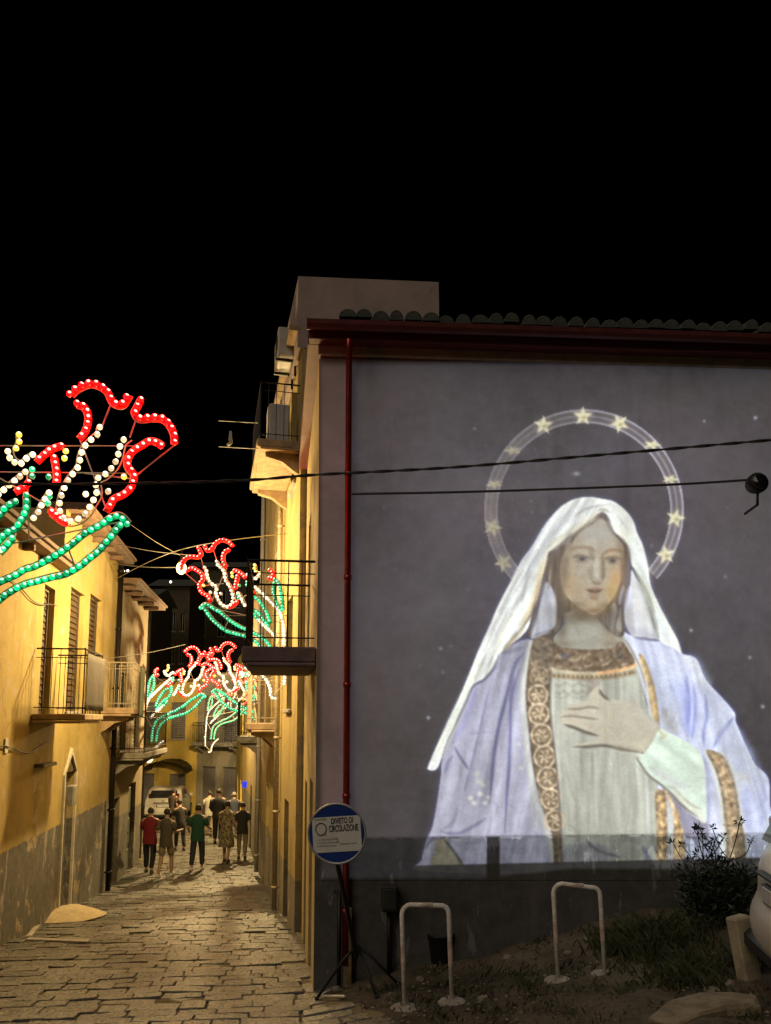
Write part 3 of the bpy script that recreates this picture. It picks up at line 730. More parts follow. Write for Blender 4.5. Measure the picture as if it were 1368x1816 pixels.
    for pts,w,col,a in [
        (F(5,640,180,560,330,500,560,440,800,420,1000),14,(166,169,198),.7),(F(5,700,200,690,420,640,640),12,(168,171,199),.6),
        (F(5,800,520,800,800,790,1100,800,1480),15,(166,170,195),.7),(F(5,660,760,640,1050,620,1300,600,1480),9,(170,173,196),.6),
        (F(5,480,320,420,480,340,660,290,760),9,(128,130,172),.7),(F(5,760,180,720,380,660,620,620,850,600,1050,585,1250),3.4,(92,95,142),.9),
        (F(5,860,30,780,150,760,300,740,420),3.4,(100,104,152),.75),(F(5,820,170,775,330,750,480,748,700,740,950,722,1200,705,1490),3.2,(94,97,146),.9),
        (F(5,740,420,735,640,735,800),2.6,(150,152,200),.5),(F(5,580,330,545,480,520,600,500,690),2.4,(120,122,164),.6),(F(5,500,680,470,800,440,930,420,1000),2.2,(116,118,152),.6),
        (F(5,300,790,350,880,420,980),2.2,(92,96,130),.9),(F(5,420,990,400,1080,380,1160),2.2,(108,112,140),.7),(F(5,290,860,250,920,225,1000),3.2,(112,116,156),.8),
        (F(5,200,1480,330,1490,440,1440,550,1370),3.6,(104,106,140),.85),(F(5,330,1290,300,1380,240,1440,180,1480),3.2,(118,120,140),.6),
        (F(5,540,120,620,150,560,230,470,300),2.6,(104,108,140),.5),(F(5,660,40,760,20,860,-10),4.5,(110,112,140),.6),
        (F(5,400,690,500,680,640,670),1.8,(122,124,164),.5),(F(5,590,1230,640,1260,640,1350),2.0,(126,128,150),.5),
        (F(5,260,1020,230,1180,190,1330),9,(163,166,184),.6),(F(5,330,1000,320,1160,300,1280),6,(164,166,186),.5),(F(5,900,1100,950,1350,985,1490),7,(170,174,182),.6),
        (F(5,450,1000,440,1130,430,1200),4,(142,144,170),.5)]:
        stroke(pts,w,col,a)
    for x,y,r,c in [(850,1386,6,(186,190,176)),(846,1372,5,(176,180,165)),(858,1392,4,(190,194,182)),(835,1415,5,(205,208,196)),(852,1408,5,(205,208,196)),(860,1424,4,(205,208,196)),(842,1424,5,(210,212,200)),(866,1414,3.5,(200,203,190)),(921,1320,5,(186,190,194)),(924,1362,5,(186,190,190)),(916,1340,4,(170,174,184))]:
        blob(x,y,r,r*.85,c,.9)
    blob(843,1417,2.5,4,(140,142,160),.8); blob(856,1416,2.5,3,(140,142,160),.7)
    # arm opening at the foot of the mantle
    poly(F(5,150,1545,230,1530,300,1640,370,1750,120,1750,140,1640),(150,142,112),3,.9); stroke(F(5,220,1540,300,1640,370,1750),2.6,(80,80,90),.9); stroke(F(5,60,1620,120,1540,230,1520),2.5,(90,92,118),.7)
    stroke(F(5,250,1535,380,1540,480,1535),2,(188,190,200),.5)
    # ---- mantle, right side
    mr = [(1098,1122),(1124,1128),(1171,1130),(1200,1140),(1209,1158),(1235,1168),(1252,1205),(1282,1238),(1303,1264),(1306,1281),(1329,1335),(1341,1357),(1363,1380),(1366,1428),(1372,1545),(1150,1545),(1160,1400),(1150,1270),(1140,1220)]
    poly(mr,(86,92,160),14,.6)
    poly(mr,(184,192,219),1.8,part=3)
    for pts,w,col,a in [
        (F(6,330,340,320,500,340,650,340,780),11,(148,158,216),.9),(F(6,330,380,350,560,330,700),5,(128,138,206),.9),(F(6,380,400,395,560,380,700,370,800),4.5,(140,150,212),.9),
        (F(6,355,400,372,560,362,760),2.2,(190,198,230),.7),(F(6,470,470,480,640,455,740,460,860),3.6,(132,142,200),.9),(F(6,440,420,440,560,430,800),6,(186,195,226),.7),
        (F(6,690,630,620,720,570,790,530,870),3.4,(126,136,186),.95),(F(6,640,690,580,780,555,850),5,(164,174,214),.7),
        (F(6,300,190,390,240,450,340,520,440),11,(206,212,220),.75),(F(6,560,520,640,600,690,640),7,(196,204,224),.7),(F(6,700,700,760,850,830,980),8,(194,204,226),.7),
        (F(6,200,200,180,330,220,450,180,560),22,(190,200,226),.6),(F(6,200,420,250,420,260,520),12,(166,178,224),.6),
        (F(6,520,620,600,640,560,720),9,(190,200,222),.5),
        (F(6,150,580,180,640,210,700,260,760),13,(172,174,178),.85),(F(6,200,590,190,660),3,(210,212,204),.8),(F(6,250,600,225,680),3,(150,150,152),.7),
        (F(6,640,930,760,900,830,1020,900,1060),14,(186,194,212),.7),(F(6,690,1060,760,1090,800,1130),9,(190,192,188),.6),
        (F(6,780,1180,770,1320,790,1500),16,(166,174,216),.7),(F(6,850,1180,860,1320,860,1480),9,(182,189,222),.6),(F(6,905,1130,900,1300,880,1500),7,(160,168,212),.6),
        (F(6,500,960,540,1150,560,1350,560,1540,550,1700),10,(186,190,214),.8),(F(6,455,930,480,1060,490,1250,490,1500),5,(152,156,186),.8),(F(6,560,1130,590,1320,600,1520,590,1700),5,(200,203,205),.7)]:
        stroke(pts,w,col,a)
    # trims of the right border
    stroke(F(6,480,905,540,1060,580,1200,600,1340,620,1520,620,1700),4,(188,190,178),.8,taper=False)
    stroke(F(6,600,905,690,1060,720,1250,745,1420,770,1540,770,1700),4,(190,194,190),.8,taper=False)
    rb = F(6,475,895,540,895,600,930,650,1010,690,1130,715,1260,740,1420,765,1540,765,1720,630,1720,630,1540,612,1420,600,1290,575,1150,540,1030)
    poly(rb,(150,132,104),1.6,part=4)
    poly(F(6,500,905,545,915,600,960,640,1040,668,1140,690,1270,715,1420,735,1530,735,1720,655,1720,650,1540,635,1420,622,1290,600,1160,560,1030),(176,148,108),2.5,.95)
    for i,(x,y) in enumerate(F(6,560,965,600,1050,625,1120,640,1200,645,1270,660,1345,670,1420,685,1500,690,1580,690,1660)):
        blob(x,y,5.5,8,(224,182,122) if i%2 else (206,162,104),.8); blob(x-3,y+4,2.5,3.5,(236,205,160),.7); blob(x+6,y+7,3,3.5,(140,112,78),.8)
    for yy in (1283,1445): stroke(F(6,600,yy,650,yy+8,715,yy),1.8,(116,98,74),.8)
    # ---- tunic
    tn = [(979,1140),(1043,1150),(1102,1133),(1127,1176),(1141,1223),(1152,1270),(1175,1300),(1166,1400),(1164,1545),(994,1545),(992,1453),(988,1391),(981,1323),(974,1256),(975,1210)]
    poly(tn,(163,166,153),1.6,part=5)
    for pts,w,col,a in [
        (F(7,1010,950,1040,1150,1060,1300),8,(172,175,162),.6),(F(7,1010,1020,1045,1180,1075,1260),2.4,(140,142,130),.55),(F(7,1185,930,1180,1100,1165,1300,1150,1450),4,(142,142,132),.5),
        (F(7,1280,930,1270,1060,1250,1250),5,(150,151,140),.6),(F(7,1300,960,1320,1150,1310,1400),5,(176,180,166),.6),(F(7,1040,1420,1100,1480,1080,1540),3,(130,131,124),.5),
        (F(7,1100,1300,1090,1440,1060,1500),6,(156,158,146),.6),(F(0,1128,1350,1134,1400,1130,1480,1126,1530),5,(180,184,172),.7),(F(0,1146,1375,1150,1430,1152,1530),4,(188,192,188),.7),
        (F(0,1116,1360,1118,1420,1112,1470),2.4,(142,143,134),.5),(F(0,1090,1350,1086,1420,1092,1470),2.6,(146,147,137),.5),(F(0,1030,1330,1040,1400,1046,1460),3,(150,152,140),.5)]:
        stroke(pts,w,col,a)
    poly(F(0,1000,1505,1040,1496,1070,1500,1090,1515,1060,1540,1000,1545),(120,120,130),6,.7); stroke(F(0,1040,1490,1060,1508,1100,1520),3,(96,96,104),.8); stroke(F(0,1140,1500,1148,1520,1146,1545),5,(120,122,150),.8)
    # shade beside and below the sleeve
    poly(F(6,150,1180,260,1250,380,1380,480,1430,485,1545,330,1545,290,1450,230,1330),(124,122,142),2.5,.95)
    stroke(F(6,300,1330,360,1420,400,1530,410,1700),6,(138,138,164),.7)
    poly(F(6,95,1200,150,1190,180,1260,185,1400,190,1545,180,1720,110,1720,105,1545,100,1400),(150,126,90),2,.95,part=6)
    poly(F(6,150,1170,185,1190,235,1300,280,1420,310,1540,320,1720,230,1720,225,1545,235,1430,215,1320),(158,132,94),2,.95,part=6)
    for x,y in F(6,130,1250,150,1310,135,1380,150,1450,140,1520,150,1600,140,1680,245,1370,255,1440,275,1500,265,1570,270,1650):
        blob(x,y,6,8,(222,172,96),.9); blob(x-2,y-3,2.4,3.5,(240,205,140),.7); blob(x+5,y+6,2.4,3,(128,100,64),.7)
    stroke(F(6,205,1290,210,1420,205,1545,200,1720),5,(186,188,180),.9,taper=False); stroke(F(6,170,1180,210,1270,245,1350),3.4,(222,190,140),.9)
    # ---- left border with the row of rings
    lb = [(946,1134),(962,1130),(981,1142),(976,1210),(975,1256),(982,1323),(988,1391),(992,1453),(996,1500),(998,1545),(984,1545),(979,1480),(960,1426),(946,1364),(938,1296),(933,1242),(935,1194)]
    stroke([(942,1140),(931,1194),(928,1242),(932,1296),(940,1364),(953,1426),(973,1480),(984,1540)],5.5,(176,180,170),.95,taper=False)
    poly(lb,(112,94,72),1.8,part=7)
    for i,(x,y) in enumerate([(957,1168),(957,1200),(954,1233),(956,1266),(961,1304),(966,1342),(972,1380),(977,1417),(984,1455)]):
        R = 15.5+min(i,4)*.6-(i>6)*1.5; dim = .78 if i < 2 else 1
        blob(x,y,R*.9,R*.9,(158,134,98),.75,4)
        an = np.linspace(0,2*np.pi,22)
        stroke([(x+R*np.cos(q),y+R*1.06*np.sin(q)) for q in an],2.0,(206*dim,182*dim,142*dim),.95,taper=False)
        for q in range(6):
            a0 = q*1.05+i; stroke([(x+2*np.cos(a0),y+2*np.sin(a0)),(x+R*.45*np.cos(a0+.4),y+R*.45*np.sin(a0+.4)),(x+R*.75*np.cos(a0+.1),y+R*.75*np.sin(a0+.1))],1.5,(214*dim,190*dim,148*dim),.85)
    stroke([(980,1145),(977,1205),(976,1256),(983,1323),(990,1391),(994,1453),(998,1540)],1.9,(98,90,84),.8,taper=False)
    stroke([(985,1190),(982,1230),(982,1290),(989,1340),(996,1400),(1000,1470)],2.4,(184,187,178),.6)
    stroke([(990,1480),(994,1545)],2,(150,152,140),.8)
    # right mantle edge with its narrow gold braid
    stroke(F(4,880,120,960,240,1040,380,1100,560,1130,760,1190,890),5,(178,180,176),.95,taper=False)
    stroke(F(4,900,130,985,270,1060,420,1110,600),1.8,(118,116,120),.8)
    poly(F(4,1040,290,1090,330,1150,480,1190,640,1215,800,1220,890,1180,870,1140,720,1120,560,1070,400),(150,128,96),1.6,.95)
    for x,y in F(4,1072,350,1095,430,1118,500,1150,600,1160,660,1175,740,1180,810):
        blob(x,y,4.5,7,(218,190,130),.9); blob(x+2,y+1,1.6,3,(140,116,78),.7)
    stroke(F(4,1180,860,1200,890,1230,910),2.2,(110,108,130),.7)
    # ---- neck, collar
    poly([(999,1055),(1001,1104),(984,1128),(982,1138),(990,1146),(1015,1151),(1047,1153),(1084,1148),(1103,1136),(1096,1125),(1082,1112),(1076,1082),(1040,1070)],(148,148,136),1.8,part=8)
    blob(1036,1097,26,7,(118,112,98),.7); blob(1020,1125,14,18,(158,160,148),.6); blob(1080,1130,14,8,(166,150,122),.5); blob(1000,1110,6,22,(120,116,106),.6); blob(1074,1105,6,18,(126,120,112),.6)
    stroke([(1010,1090),(1020,1110),(1030,1135)],3,(134,134,122),.5)
    poly(F(4,165,150,290,100,310,190,330,215,300,330,290,480,240,400,130,330,110,280),(122,106,86),2.2,.9)
    poly(F(4,295,205,400,238,600,253,800,238,885,180,950,250,1005,378,850,430,600,452,400,432,295,410),(116,96,72),1.6,part=9)
    stroke(F(4,300,340,330,400,480,410,600,420),2.2,(150,128,98),.8)
    for x,y,c in [(1002,1163,(92,90,104)),(1055,1167,(96,72,50)),(1098,1163,(92,88,84))]: blob(x,y,6.5,5.5,c,.95)
    for pts in [F(4,430,330,470,350,520,340,540,300),F(4,560,350,580,310,620,290),F(4,640,380,600,400,560,390),F(4,700,350,750,350,780,310),F(4,720,390,760,380,790,350),F(4,320,320,350,300,360,340),F(4,880,390,920,380,960,370),F(4,830,330,850,290)]:
        stroke(pts,1.7,(172,148,112),.85)
    blob(1014,1170,4,3.5,(186,164,128),.8); blob(1067,1171,4,3.5,(180,150,110),.8)
    stroke(F(4,295,420,400,445,550,465,700,460),4,(178,166,134),.95,taper=False)
    stroke(F(4,700,460,850,440,1005,390),4,(214,164,108),.95,taper=False)
    stroke(F(4,300,480,420,490,600,500,800,490,1000,450),4.5,(128,112,84),.9,taper=False)
    for t in np.linspace(0,1,34):
        x = 983+t*138; y = 1198+np.sin(t*3.1)*5-t*6; blob(x,y,1.3,2.6,(176,160,124) if int(t*34)%2 else (92,78,56),.7)
    for t in np.linspace(0,1,24):
        x = 986+t*62; blob(x,1214+3*np.sin(t*17),1.5,2.2,(128,126,112),.55); blob(x+1,1228+3*np.sin(t*23),1.3,2.4,(122,120,106),.6); blob(x+1,1236+2*np.sin(t*13),1.1,1.8,(130,128,114),.5)
    poly(F(4,600,510,690,520,700,600,690,690,600,660,590,600),(136,126,116),3,.7)
    blob(1046,1213,3,3,(176,168,160),.7)
    # ---- hand and sleeve
    hp = F(4,700,560,720,610,800,685,900,690,1000,700,1080,780,1130,830,1215,900,1200,1010,1090,1150,950,1130,750,1092,600,1094,480,1098,470,1078,580,1060,680,1012,560,975,400,908,372,885,350,835,395,775,420,740,520,712,600,690,610,640)
    poly(hp,(176,172,152),1.8,.95,part=10)
    for pts,w,col,a in [
        (F(4,440,720,560,705,690,700),3.6,(176,174,160),.8),(F(4,410,800,520,800,660,800),3.2,(176,168,150),.8),(F(4,420,860,520,880,660,930),3.4,(178,166,146),.85),
        (F(4,400,768,520,768,620,752,700,765),2.3,(122,113,98),.85),(F(4,362,838,460,830,580,845,700,860),2.2,(126,116,100),.85),(F(4,395,905,480,930,580,970,690,1000),3.0,(92,86,78),.95),
        (F(4,470,1095,600,1096,740,1086,900,1118,1080,1148),2.8,(96,92,84),.95),(F(4,700,600,730,650,800,705),3,(96,90,80),.9),
        (F(4,820,760,900,820,960,900),9,(178,175,160),.6),(F(4,780,930,900,980,1040,1040),9,(160,155,136),.5),(F(4,1000,740,1090,830,1190,920),6,(180,178,166),.6),(F(4,800,1080,940,1110,1080,1130),4,(148,142,124),.6),
        (F(4,720,700,850,700,980,720),3,(182,180,168),.6)]:
        stroke(pts,w,col,a)
    sl = [(1170,1294),(1182,1297),(1211,1312),(1239,1331),(1249,1357),(1251,1392),(1253,1456),(1236,1449),(1211,1428),(1185,1404),(1159,1383),(1140,1366),(1127,1349),(1130,1338),(1143,1336),(1156,1318)]
    poly(sl,(202,218,203),1.6,part=11)
    for pts,w,col,a in [
        (F(6,40,1010,160,1080,260,1150,360,1160),8,(186,190,190),.6),(F(6,180,1180,280,1250,380,1340,450,1370),7,(200,203,184),.8),(F(6,300,1240,370,1300,440,1330),2,(158,158,144),.7),
        (F(6,170,1150,240,1180,300,1240),2.4,(164,166,154),.6),(F(6,380,900,430,1000,445,1150,450,1300),6,(206,218,204),.6),(F(6,200,800,280,900,380,980),12,(200,220,204),.6),(F(6,120,740,160,780,130,800),4,(182,176,152),.8),
        (F(6,400,1380,430,1400,470,1430),4,(214,216,202),.9)]:
        stroke(pts,w,col,a)
    stroke(F(0,1127,1342,1134,1352,1150,1374,1180,1398,1215,1432,1240,1450),2.4,(104,100,96),.8); blob(1131,1345,4,5,(150,146,130),.8)
    # ---- hollow of the veil: hair and shade, inner veil
    poly([(973,978),(1008,954),(1062,910),(1082,918),(1116,964),(1122,1004),(1118,1040),(1110,1080),(1106,1128),(1078,1118),(1040,1080),(1000,1090),(988,1120),(944,1130),(938,1120),(955,1060),(966,1020)],(100,92,84),2,part=12)
    poly(F(2,1190,900,1240,920,1290,1040,1302,1200,1262,1340,1085,1432,1055,1400,1110,1200,1150,1050),(172,174,182),3,part=13)
    stroke(F(2,1230,1000,1260,1120,1230,1280),5,(186,190,198),.7); stroke(F(2,1060,1420,1160,1380,1260,1350),2.6,(126,124,134),.7)
    stroke([(966,1000),(962,1030),(957,1060),(950,1095),(940,1122)],4,(126,122,130),.8)
    stroke([(990,1000),(986,1030),(991,1055),(995,1090)],5,(112,104,94),.9); stroke([(980,1000),(975,1030),(972,1045)],3,(138,128,116),.6); stroke([(1003,1060),(1000,1085),(1001,1110)],3,(104,100,96),.8)
    poly(F(3,275,955,290,990,270,1100,240,1170,225,1130,240,1040),(164,164,176),1.5,.9); poly(F(3,130,1180,190,1150,225,1240,195,1380,150,1430,110,1390,100,1300),(152,154,150),2.2,.95)
    poly(F(3,225,1240,260,1200,270,1330,250,1460,205,1430,200,1360),(166,164,152),1.8,.95)
    for pts,w,c in [(F(3,190,1060,205,1150,225,1230,200,1330,185,1430),2.0,(98,92,100)),(F(3,300,950,280,1080,265,1200,270,1340,275,1450),3.0,(104,100,108)),(F(3,345,700,330,850,320,980),4.5,(102,102,116)),(F(3,110,1400,200,1460,290,1560),2.4,(120,118,116))]: stroke(pts,w,c,.9)
    # inner right veil
    poly(F(3,365,790,420,880,490,980,540,1130,590,1330,650,1480,672,1555,560,1545,390,1512,310,1400,285,1250,320,1120,350,960),(184,186,188),2,part=16)
    for pts,w,c,a in [(F(3,350,960,330,1100,300,1250),5,(190,194,214),.8),(F(3,400,950,440,1150,520,1350,560,1480),9,(194,195,186),.7),(F(3,300,1400,420,1460,600,1500),8,(158,156,164),.6),(F(3,390,1515,540,1535,672,1556),2.4,(104,104,136),.9),(F(3,400,830,470,960,530,1100,590,1320,650,1500),5.5,(150,152,134),.9)]: stroke(pts,w,c,a)
    blob(1040,1086,60,17,(98,86,72),.85); blob(995,1104,10,30,(104,98,88),.75); blob(1082,1104,10,26,(108,100,94),.75); blob(1040,1120,22,14,(160,160,146),.35); blob(1000,1142,24,6,(124,116,102),.6); blob(1084,1142,20,6,(130,116,96),.6); blob(1090,1120,10,8,(126,118,104),.6)
    # ---- face
    fc = [(1065,919),(1053,928),(1042,934),(1026,947),(1014,964),(1004,976),(998,990),(994,1006),(995,1028),(1001,1050),(1013,1066),(1030,1079),(1048,1089),(1059,1089),(1072,1081),(1086,1063),(1096,1044),(1103,1025),(1106,1002),(1108,984),(1106,969),(1096,955),(1086,942),(1077,928)]
    poly(fc,(160,151,134),1.8,part=14)
    def f1(x,y): return 960+x/6.84, 870+y/6.84
    for x,y,rx,ry,c,a in [(700,520,190,150,(163,162,156),.85),(470,940,130,90,(170,164,150),.7),(330,1120,90,190,(172,148,112),.75),(900,1060,80,150,(178,142,100),.8),(850,1230,80,110,(176,146,90),.7),(440,1230,110,110,(166,146,118),.6),(620,1370,130,70,(170,148,116),.6),(300,960,60,190,(150,138,120),.6),(990,900,35,180,(168,132,96),.5),(640,1460,150,45,(116,96,72),.8),(420,1390,120,45,(118,104,84),.75),(790,1400,80,60,(120,100,74),.7),(800,950,60,100,(172,162,142),.6),(640,640,140,60,(168,162,148),.5)]:
        X,Y = f1(x,y); blob(X,Y,rx/6.84,ry/6.84,c,a)
    for pts,w,c,a in [
        (F(1,330,735,400,700,500,688,600,700,650,730),3.2,(124,110,92),.75),(F(1,755,775,810,732,900,718,990,745),3.2,(132,106,82),.75),
        (F(1,350,770,420,750,500,750,580,765),5.0,(158,150,132),.8),(F(1,790,795,860,778,950,790),4.4,(166,148,122),.8),
        (F(1,380,815,440,792,510,795,600,822),3.0,(110,103,94),.8),(F(1,390,845,450,868,520,878,580,852),2.4,(136,130,118),.7),
        (F(1,765,830,830,815,900,812,975,835),3.0,(112,96,82),.8),(F(1,800,868,860,896,930,884),2.2,(142,124,104),.7),
        (F(1,625,700,612,780,640,850),5.5,(128,122,108),.8),(F(1,745,760,750,900,752,1020,745,1090),4.4,(118,110,94),.85),(F(1,615,920,600,1020,612,1085),5.5,(132,124,108),.6),
        (F(1,672,820,670,960,680,1060),6.0,(180,174,160),.9),(F(1,610,1090,650,1118,690,1130,730,1108),3.4,(112,98,82),.6),
        (F(1,530,1195,590,1200,650,1192,700,1190,765,1197),2.8,(140,112,94),.8),(F(1,560,1212,620,1224,670,1225,740,1208),3.4,(98,78,68),.9),(F(1,575,1262,640,1278,710,1262),3.4,(150,122,102),.75),(F(1,590,1300,640,1312,700,1300),3.0,(128,108,86),.6),
        (F(1,640,1140,650,1170),2.6,(140,128,112),.6)]: stroke(pts,w,c,a)
    for x,y in ((500,828),(868,848)):
        X,Y = f1(x,y); blob(X,Y,8.5,4.4,(104,99,94),.85); blob(X,Y+.6,5.0,3.4,(72,68,68),.85)
    blob(999,1018,8,36,(112,100,86),.6); blob(1012,968,7,16,(120,110,96),.55); blob(1105,1012,5,34,(116,94,76),.55); blob(1098,966,6,14,(124,112,98),.5); blob(1030,1006,14,6,(150,142,126),.5); blob(1085,1008,10,5,(152,140,120),.5)
    blob(*f1(300,860),9,22,(116,104,90),.55); blob(*f1(1010,820),5,30,(110,96,84),.6); blob(*f1(560,560),16,14,(172,170,162),.4); blob(*f1(450,600),10,14,(140,130,114),.5)
    # ---- veil, front
    vp = [(760,1365),(762,1352),(793,1282),(820,1225),(850,1150),(867,1113),(885,1071),(905,1033),(925,994),(944,969),(966,932),(989,904),(1008,890),(1026,883),(1048,881),(1065,884),(1086,888),(1102,898),(1116,912),(1125,927),(1131,946),(1140,965),(1149,999),(1154,1035),(1169,1072),(1189,1110),(1204,1138),(1209,1160),(1196,1150),(1171,1137),(1160,1100),(1149,1066),(1137,1035),(1125,1010),(1120,1001),(1117,984),(1112,966),(1100,953),(1089,944),(1081,933),(1078,918),(1070,909),(1062,914),(1053,924),(1042,931),(1023,943),(1008,958),(989,972),(973,981),(968,1000),(957,1045),(945,1085),(933,1120),(889,1158),(877,1183),(857,1205),(839,1216),(810,1282),(793,1313),(777,1361)]
    poly(vp,(110,112,150),10,.35)
    poly(vp,(206,209,200),1.5,part=15)
    for pts,w,c,a in [
        ([(1010,905),(990,930),(960,970),(935,1010),(915,1050)],8,(184,187,186),.7),([(1060,900),(1030,905),(1000,930),(975,955)],7,(190,192,190),.6),
        (F(1,860,170,720,180,580,210,480,260,390,330),1.8,(160,160,148),.8),(F(1,430,400,300,520,150,620,60,720),3.2,(180,178,158),.7),(F(1,760,250,690,300,560,400,430,490,300,600,200,680,90,745),3.6,(112,98,82),.85),
        (F(1,700,240,600,330,470,420,330,520,200,620,60,720),5,(196,192,166),.8),(F(1,690,240,760,225,830,270),2.4,(150,142,122),.7),
        (F(1,780,280,815,340,835,430,890,520,980,590,1050,680,1080,800,1095,900),2.9,(118,110,104),.85),(F(1,900,400,960,490,1040,560,1090,680),6,(212,208,178),.7),
        (F(1,860,180,960,260,1040,360,1090,480,1150,640),8,(204,206,190),.6),(F(1,900,270,980,380,1060,500),2,(176,176,160),.6),(F(1,1060,520,1120,680,1180,880,1230,1060),7,(208,216,206),.7),
        (F(3,560,1010,600,1130,680,1290,770,1450,860,1590),7,(214,220,204),.8),(F(3,380,760,460,900,530,1040,570,1150,620,1330,660,1520),4.2,(136,138,118),.85),(F(3,620,1240,690,1400,760,1560),6,(196,204,206),.7),
        (F(2,1200,590,1140,760,1110,900,1060,1080,990,1240,920,1330),3.4,(214,194,148),.95),(F(2,1225,600,1185,760,1140,900,1090,1090,1030,1240,930,1370),2.8,(132,112,84),.9),(F(2,1215,640,1165,800,1130,960,1090,1130),1.8,(224,206,160),.8),
        (F(2,930,1370,860,1450,770,1570),3.4,(140,128,100),.8),(F(2,1000,1310,920,1420,800,1550),3,(176,160,130),.7),
        (F(2,1040,700,1000,900,960,1080),3,(150,152,148),.75),(F(2,1180,480,1080,640,1020,820,960,1000,860,1160),5,(176,180,176),.6),(F(2,980,760,900,900,820,1060,740,1240,660,1420,590,1560),3.4,(160,160,146),.65),
        (F(2,900,920,850,1060,790,1200,720,1340,660,1480),5,(204,208,204),.7),(F(2,880,1180,800,1330,730,1480,680,1600),4,(208,208,184),.7),(F(2,840,1140,760,1300,700,1420),2.4,(160,160,148),.6),
        (F(5,560,40,490,200,460,260),3,(158,160,140),.7),(F(5,610,60,570,170,540,230),2.4,(150,152,136),.7),(F(5,520,30,440,220,330,460,230,680,140,900),5,(208,212,186),.8),(F(5,440,330,350,540,280,700,200,880),2.6,(168,172,142),.7),
        (F(5,660,40,620,150,540,245,450,310,390,440,310,610,240,750),2.0,(86,86,104),.75),
        ([(925,996),(944,971),(966,934),(989,907)],2.5,(206,210,216),.7),([(767,1350),(800,1275),(830,1210),(856,1148)],2.5,(214,218,206),.7)]: stroke(pts,w,c,a)
    blob(1069,915,5,5,(96,88,92),.9)
    blob(1150,1020,8,30,(206,212,188),.4)
    # cloth folds: long soft streaks along the hang of each cloth
    def streak(dx, dy, wid, ln, seed):
        n = np.hypot(dx,dy); u = (GX*dy-GY*dx)/n; v = (GX*dx+GY*dy)/n
        r = np.random.default_rng(seed); g = r.random((64,64))
        a = (u/wid) % 63; b = (v/ln) % 63; i = a.astype(int); j = b.astype(int); fa = a-i; fb = b-j
        fa = fa*fa*(3-2*fa); fb = fb*fb*(3-2*fb); i1 = (i+1)%64; j1 = (j+1)%64
        return (g[j,i]*(1-fa)+g[j,i1]*fa)*(1-fb)+(g[j1,i]*(1-fa)+g[j1,i1]*fa)*fb-.5
    mul = np.ones(GX.shape)
    for part,dx,dy,wid,ln,amp,sd in ((2,-.22,1,15,130,.26,21),(2,-.22,1,6,90,.14,22),(3,.3,1,17,120,.2,23),(3,.3,1,7,80,.12,24),(5,0,1,12,110,.17,25),(5,.03,1,5,70,.12,26),(11,.8,.6,12,60,.14,29)):
        mul += np.where(lab==part, amp*streak(dx,dy,wid,ln,sd),0)
    left = GX < 1062
    mul += np.where((lab==15)&left, .24*streak(-.5,.85,9,120,27)+.14*streak(-.5,.85,4,80,30),0)+np.where((lab==15)&~left,.2*streak(.42,.9,9,110,28),0)
    mul += np.where((lab==4)|(lab==6)|(lab==7)|(lab==9), .38*vnoise(5.5,31)+.2*vnoise(3.2,32),0)
    mul += np.where((lab==13)|(lab==16),.2*streak(.05,1,8,90,33),0)+np.where(lab==12,.35*streak(.0,1,5,60,34),0)
    img[:] *= mul[...,None]
    def tone(parts, sat, gain):
        mk = np.isin(lab, parts); g_ = img.mean(-1, keepdims=True); img[:] = np.where(mk[...,None], (g_+(img-g_)*sat)*np.array(gain), img)
    tone([2],.74,(1.03,1.03,1.03)); tone([3],.85,(1.06,1.06,1.05)); tone([4,6,7,9],.68,(1,1,1)); tone([15,13,16],.8,(1.03,1.04,1.06)); tone([5,10],.9,(1.03,1.03,1.03))
    def blur(A, n):
        for _ in range(n):
            B = A.copy(); B[1:-1] = A[:-2]*.25+A[1:-1]*.5+A[2:]*.25; A = B.copy(); A[:,1:-1] = B[:,:-2]*.25+B[:,1:-1]*.5+B[:,2:]*.25
        return A
    soft = blur(img.copy(),1); wide = blur(img.copy(),10)
    fig = (lab>1)&(lab<20)
    sharp = soft+.32*(soft-wide)
    img[:] = np.where(fig[...,None], sharp, soft)
    # light spilling round the figure
    fm = blur(fig.astype(float)[...,None]*img, 12)
    img[:] += np.where(fig[...,None],0,fm*np.array([.10,.11,.22]))
    img[:] *= (1+.05*vnoise(14,11)+.035*vnoise(5,12)+.02*rng.standard_normal(GX.shape))[...,None]
    return img, lab, GX, GY

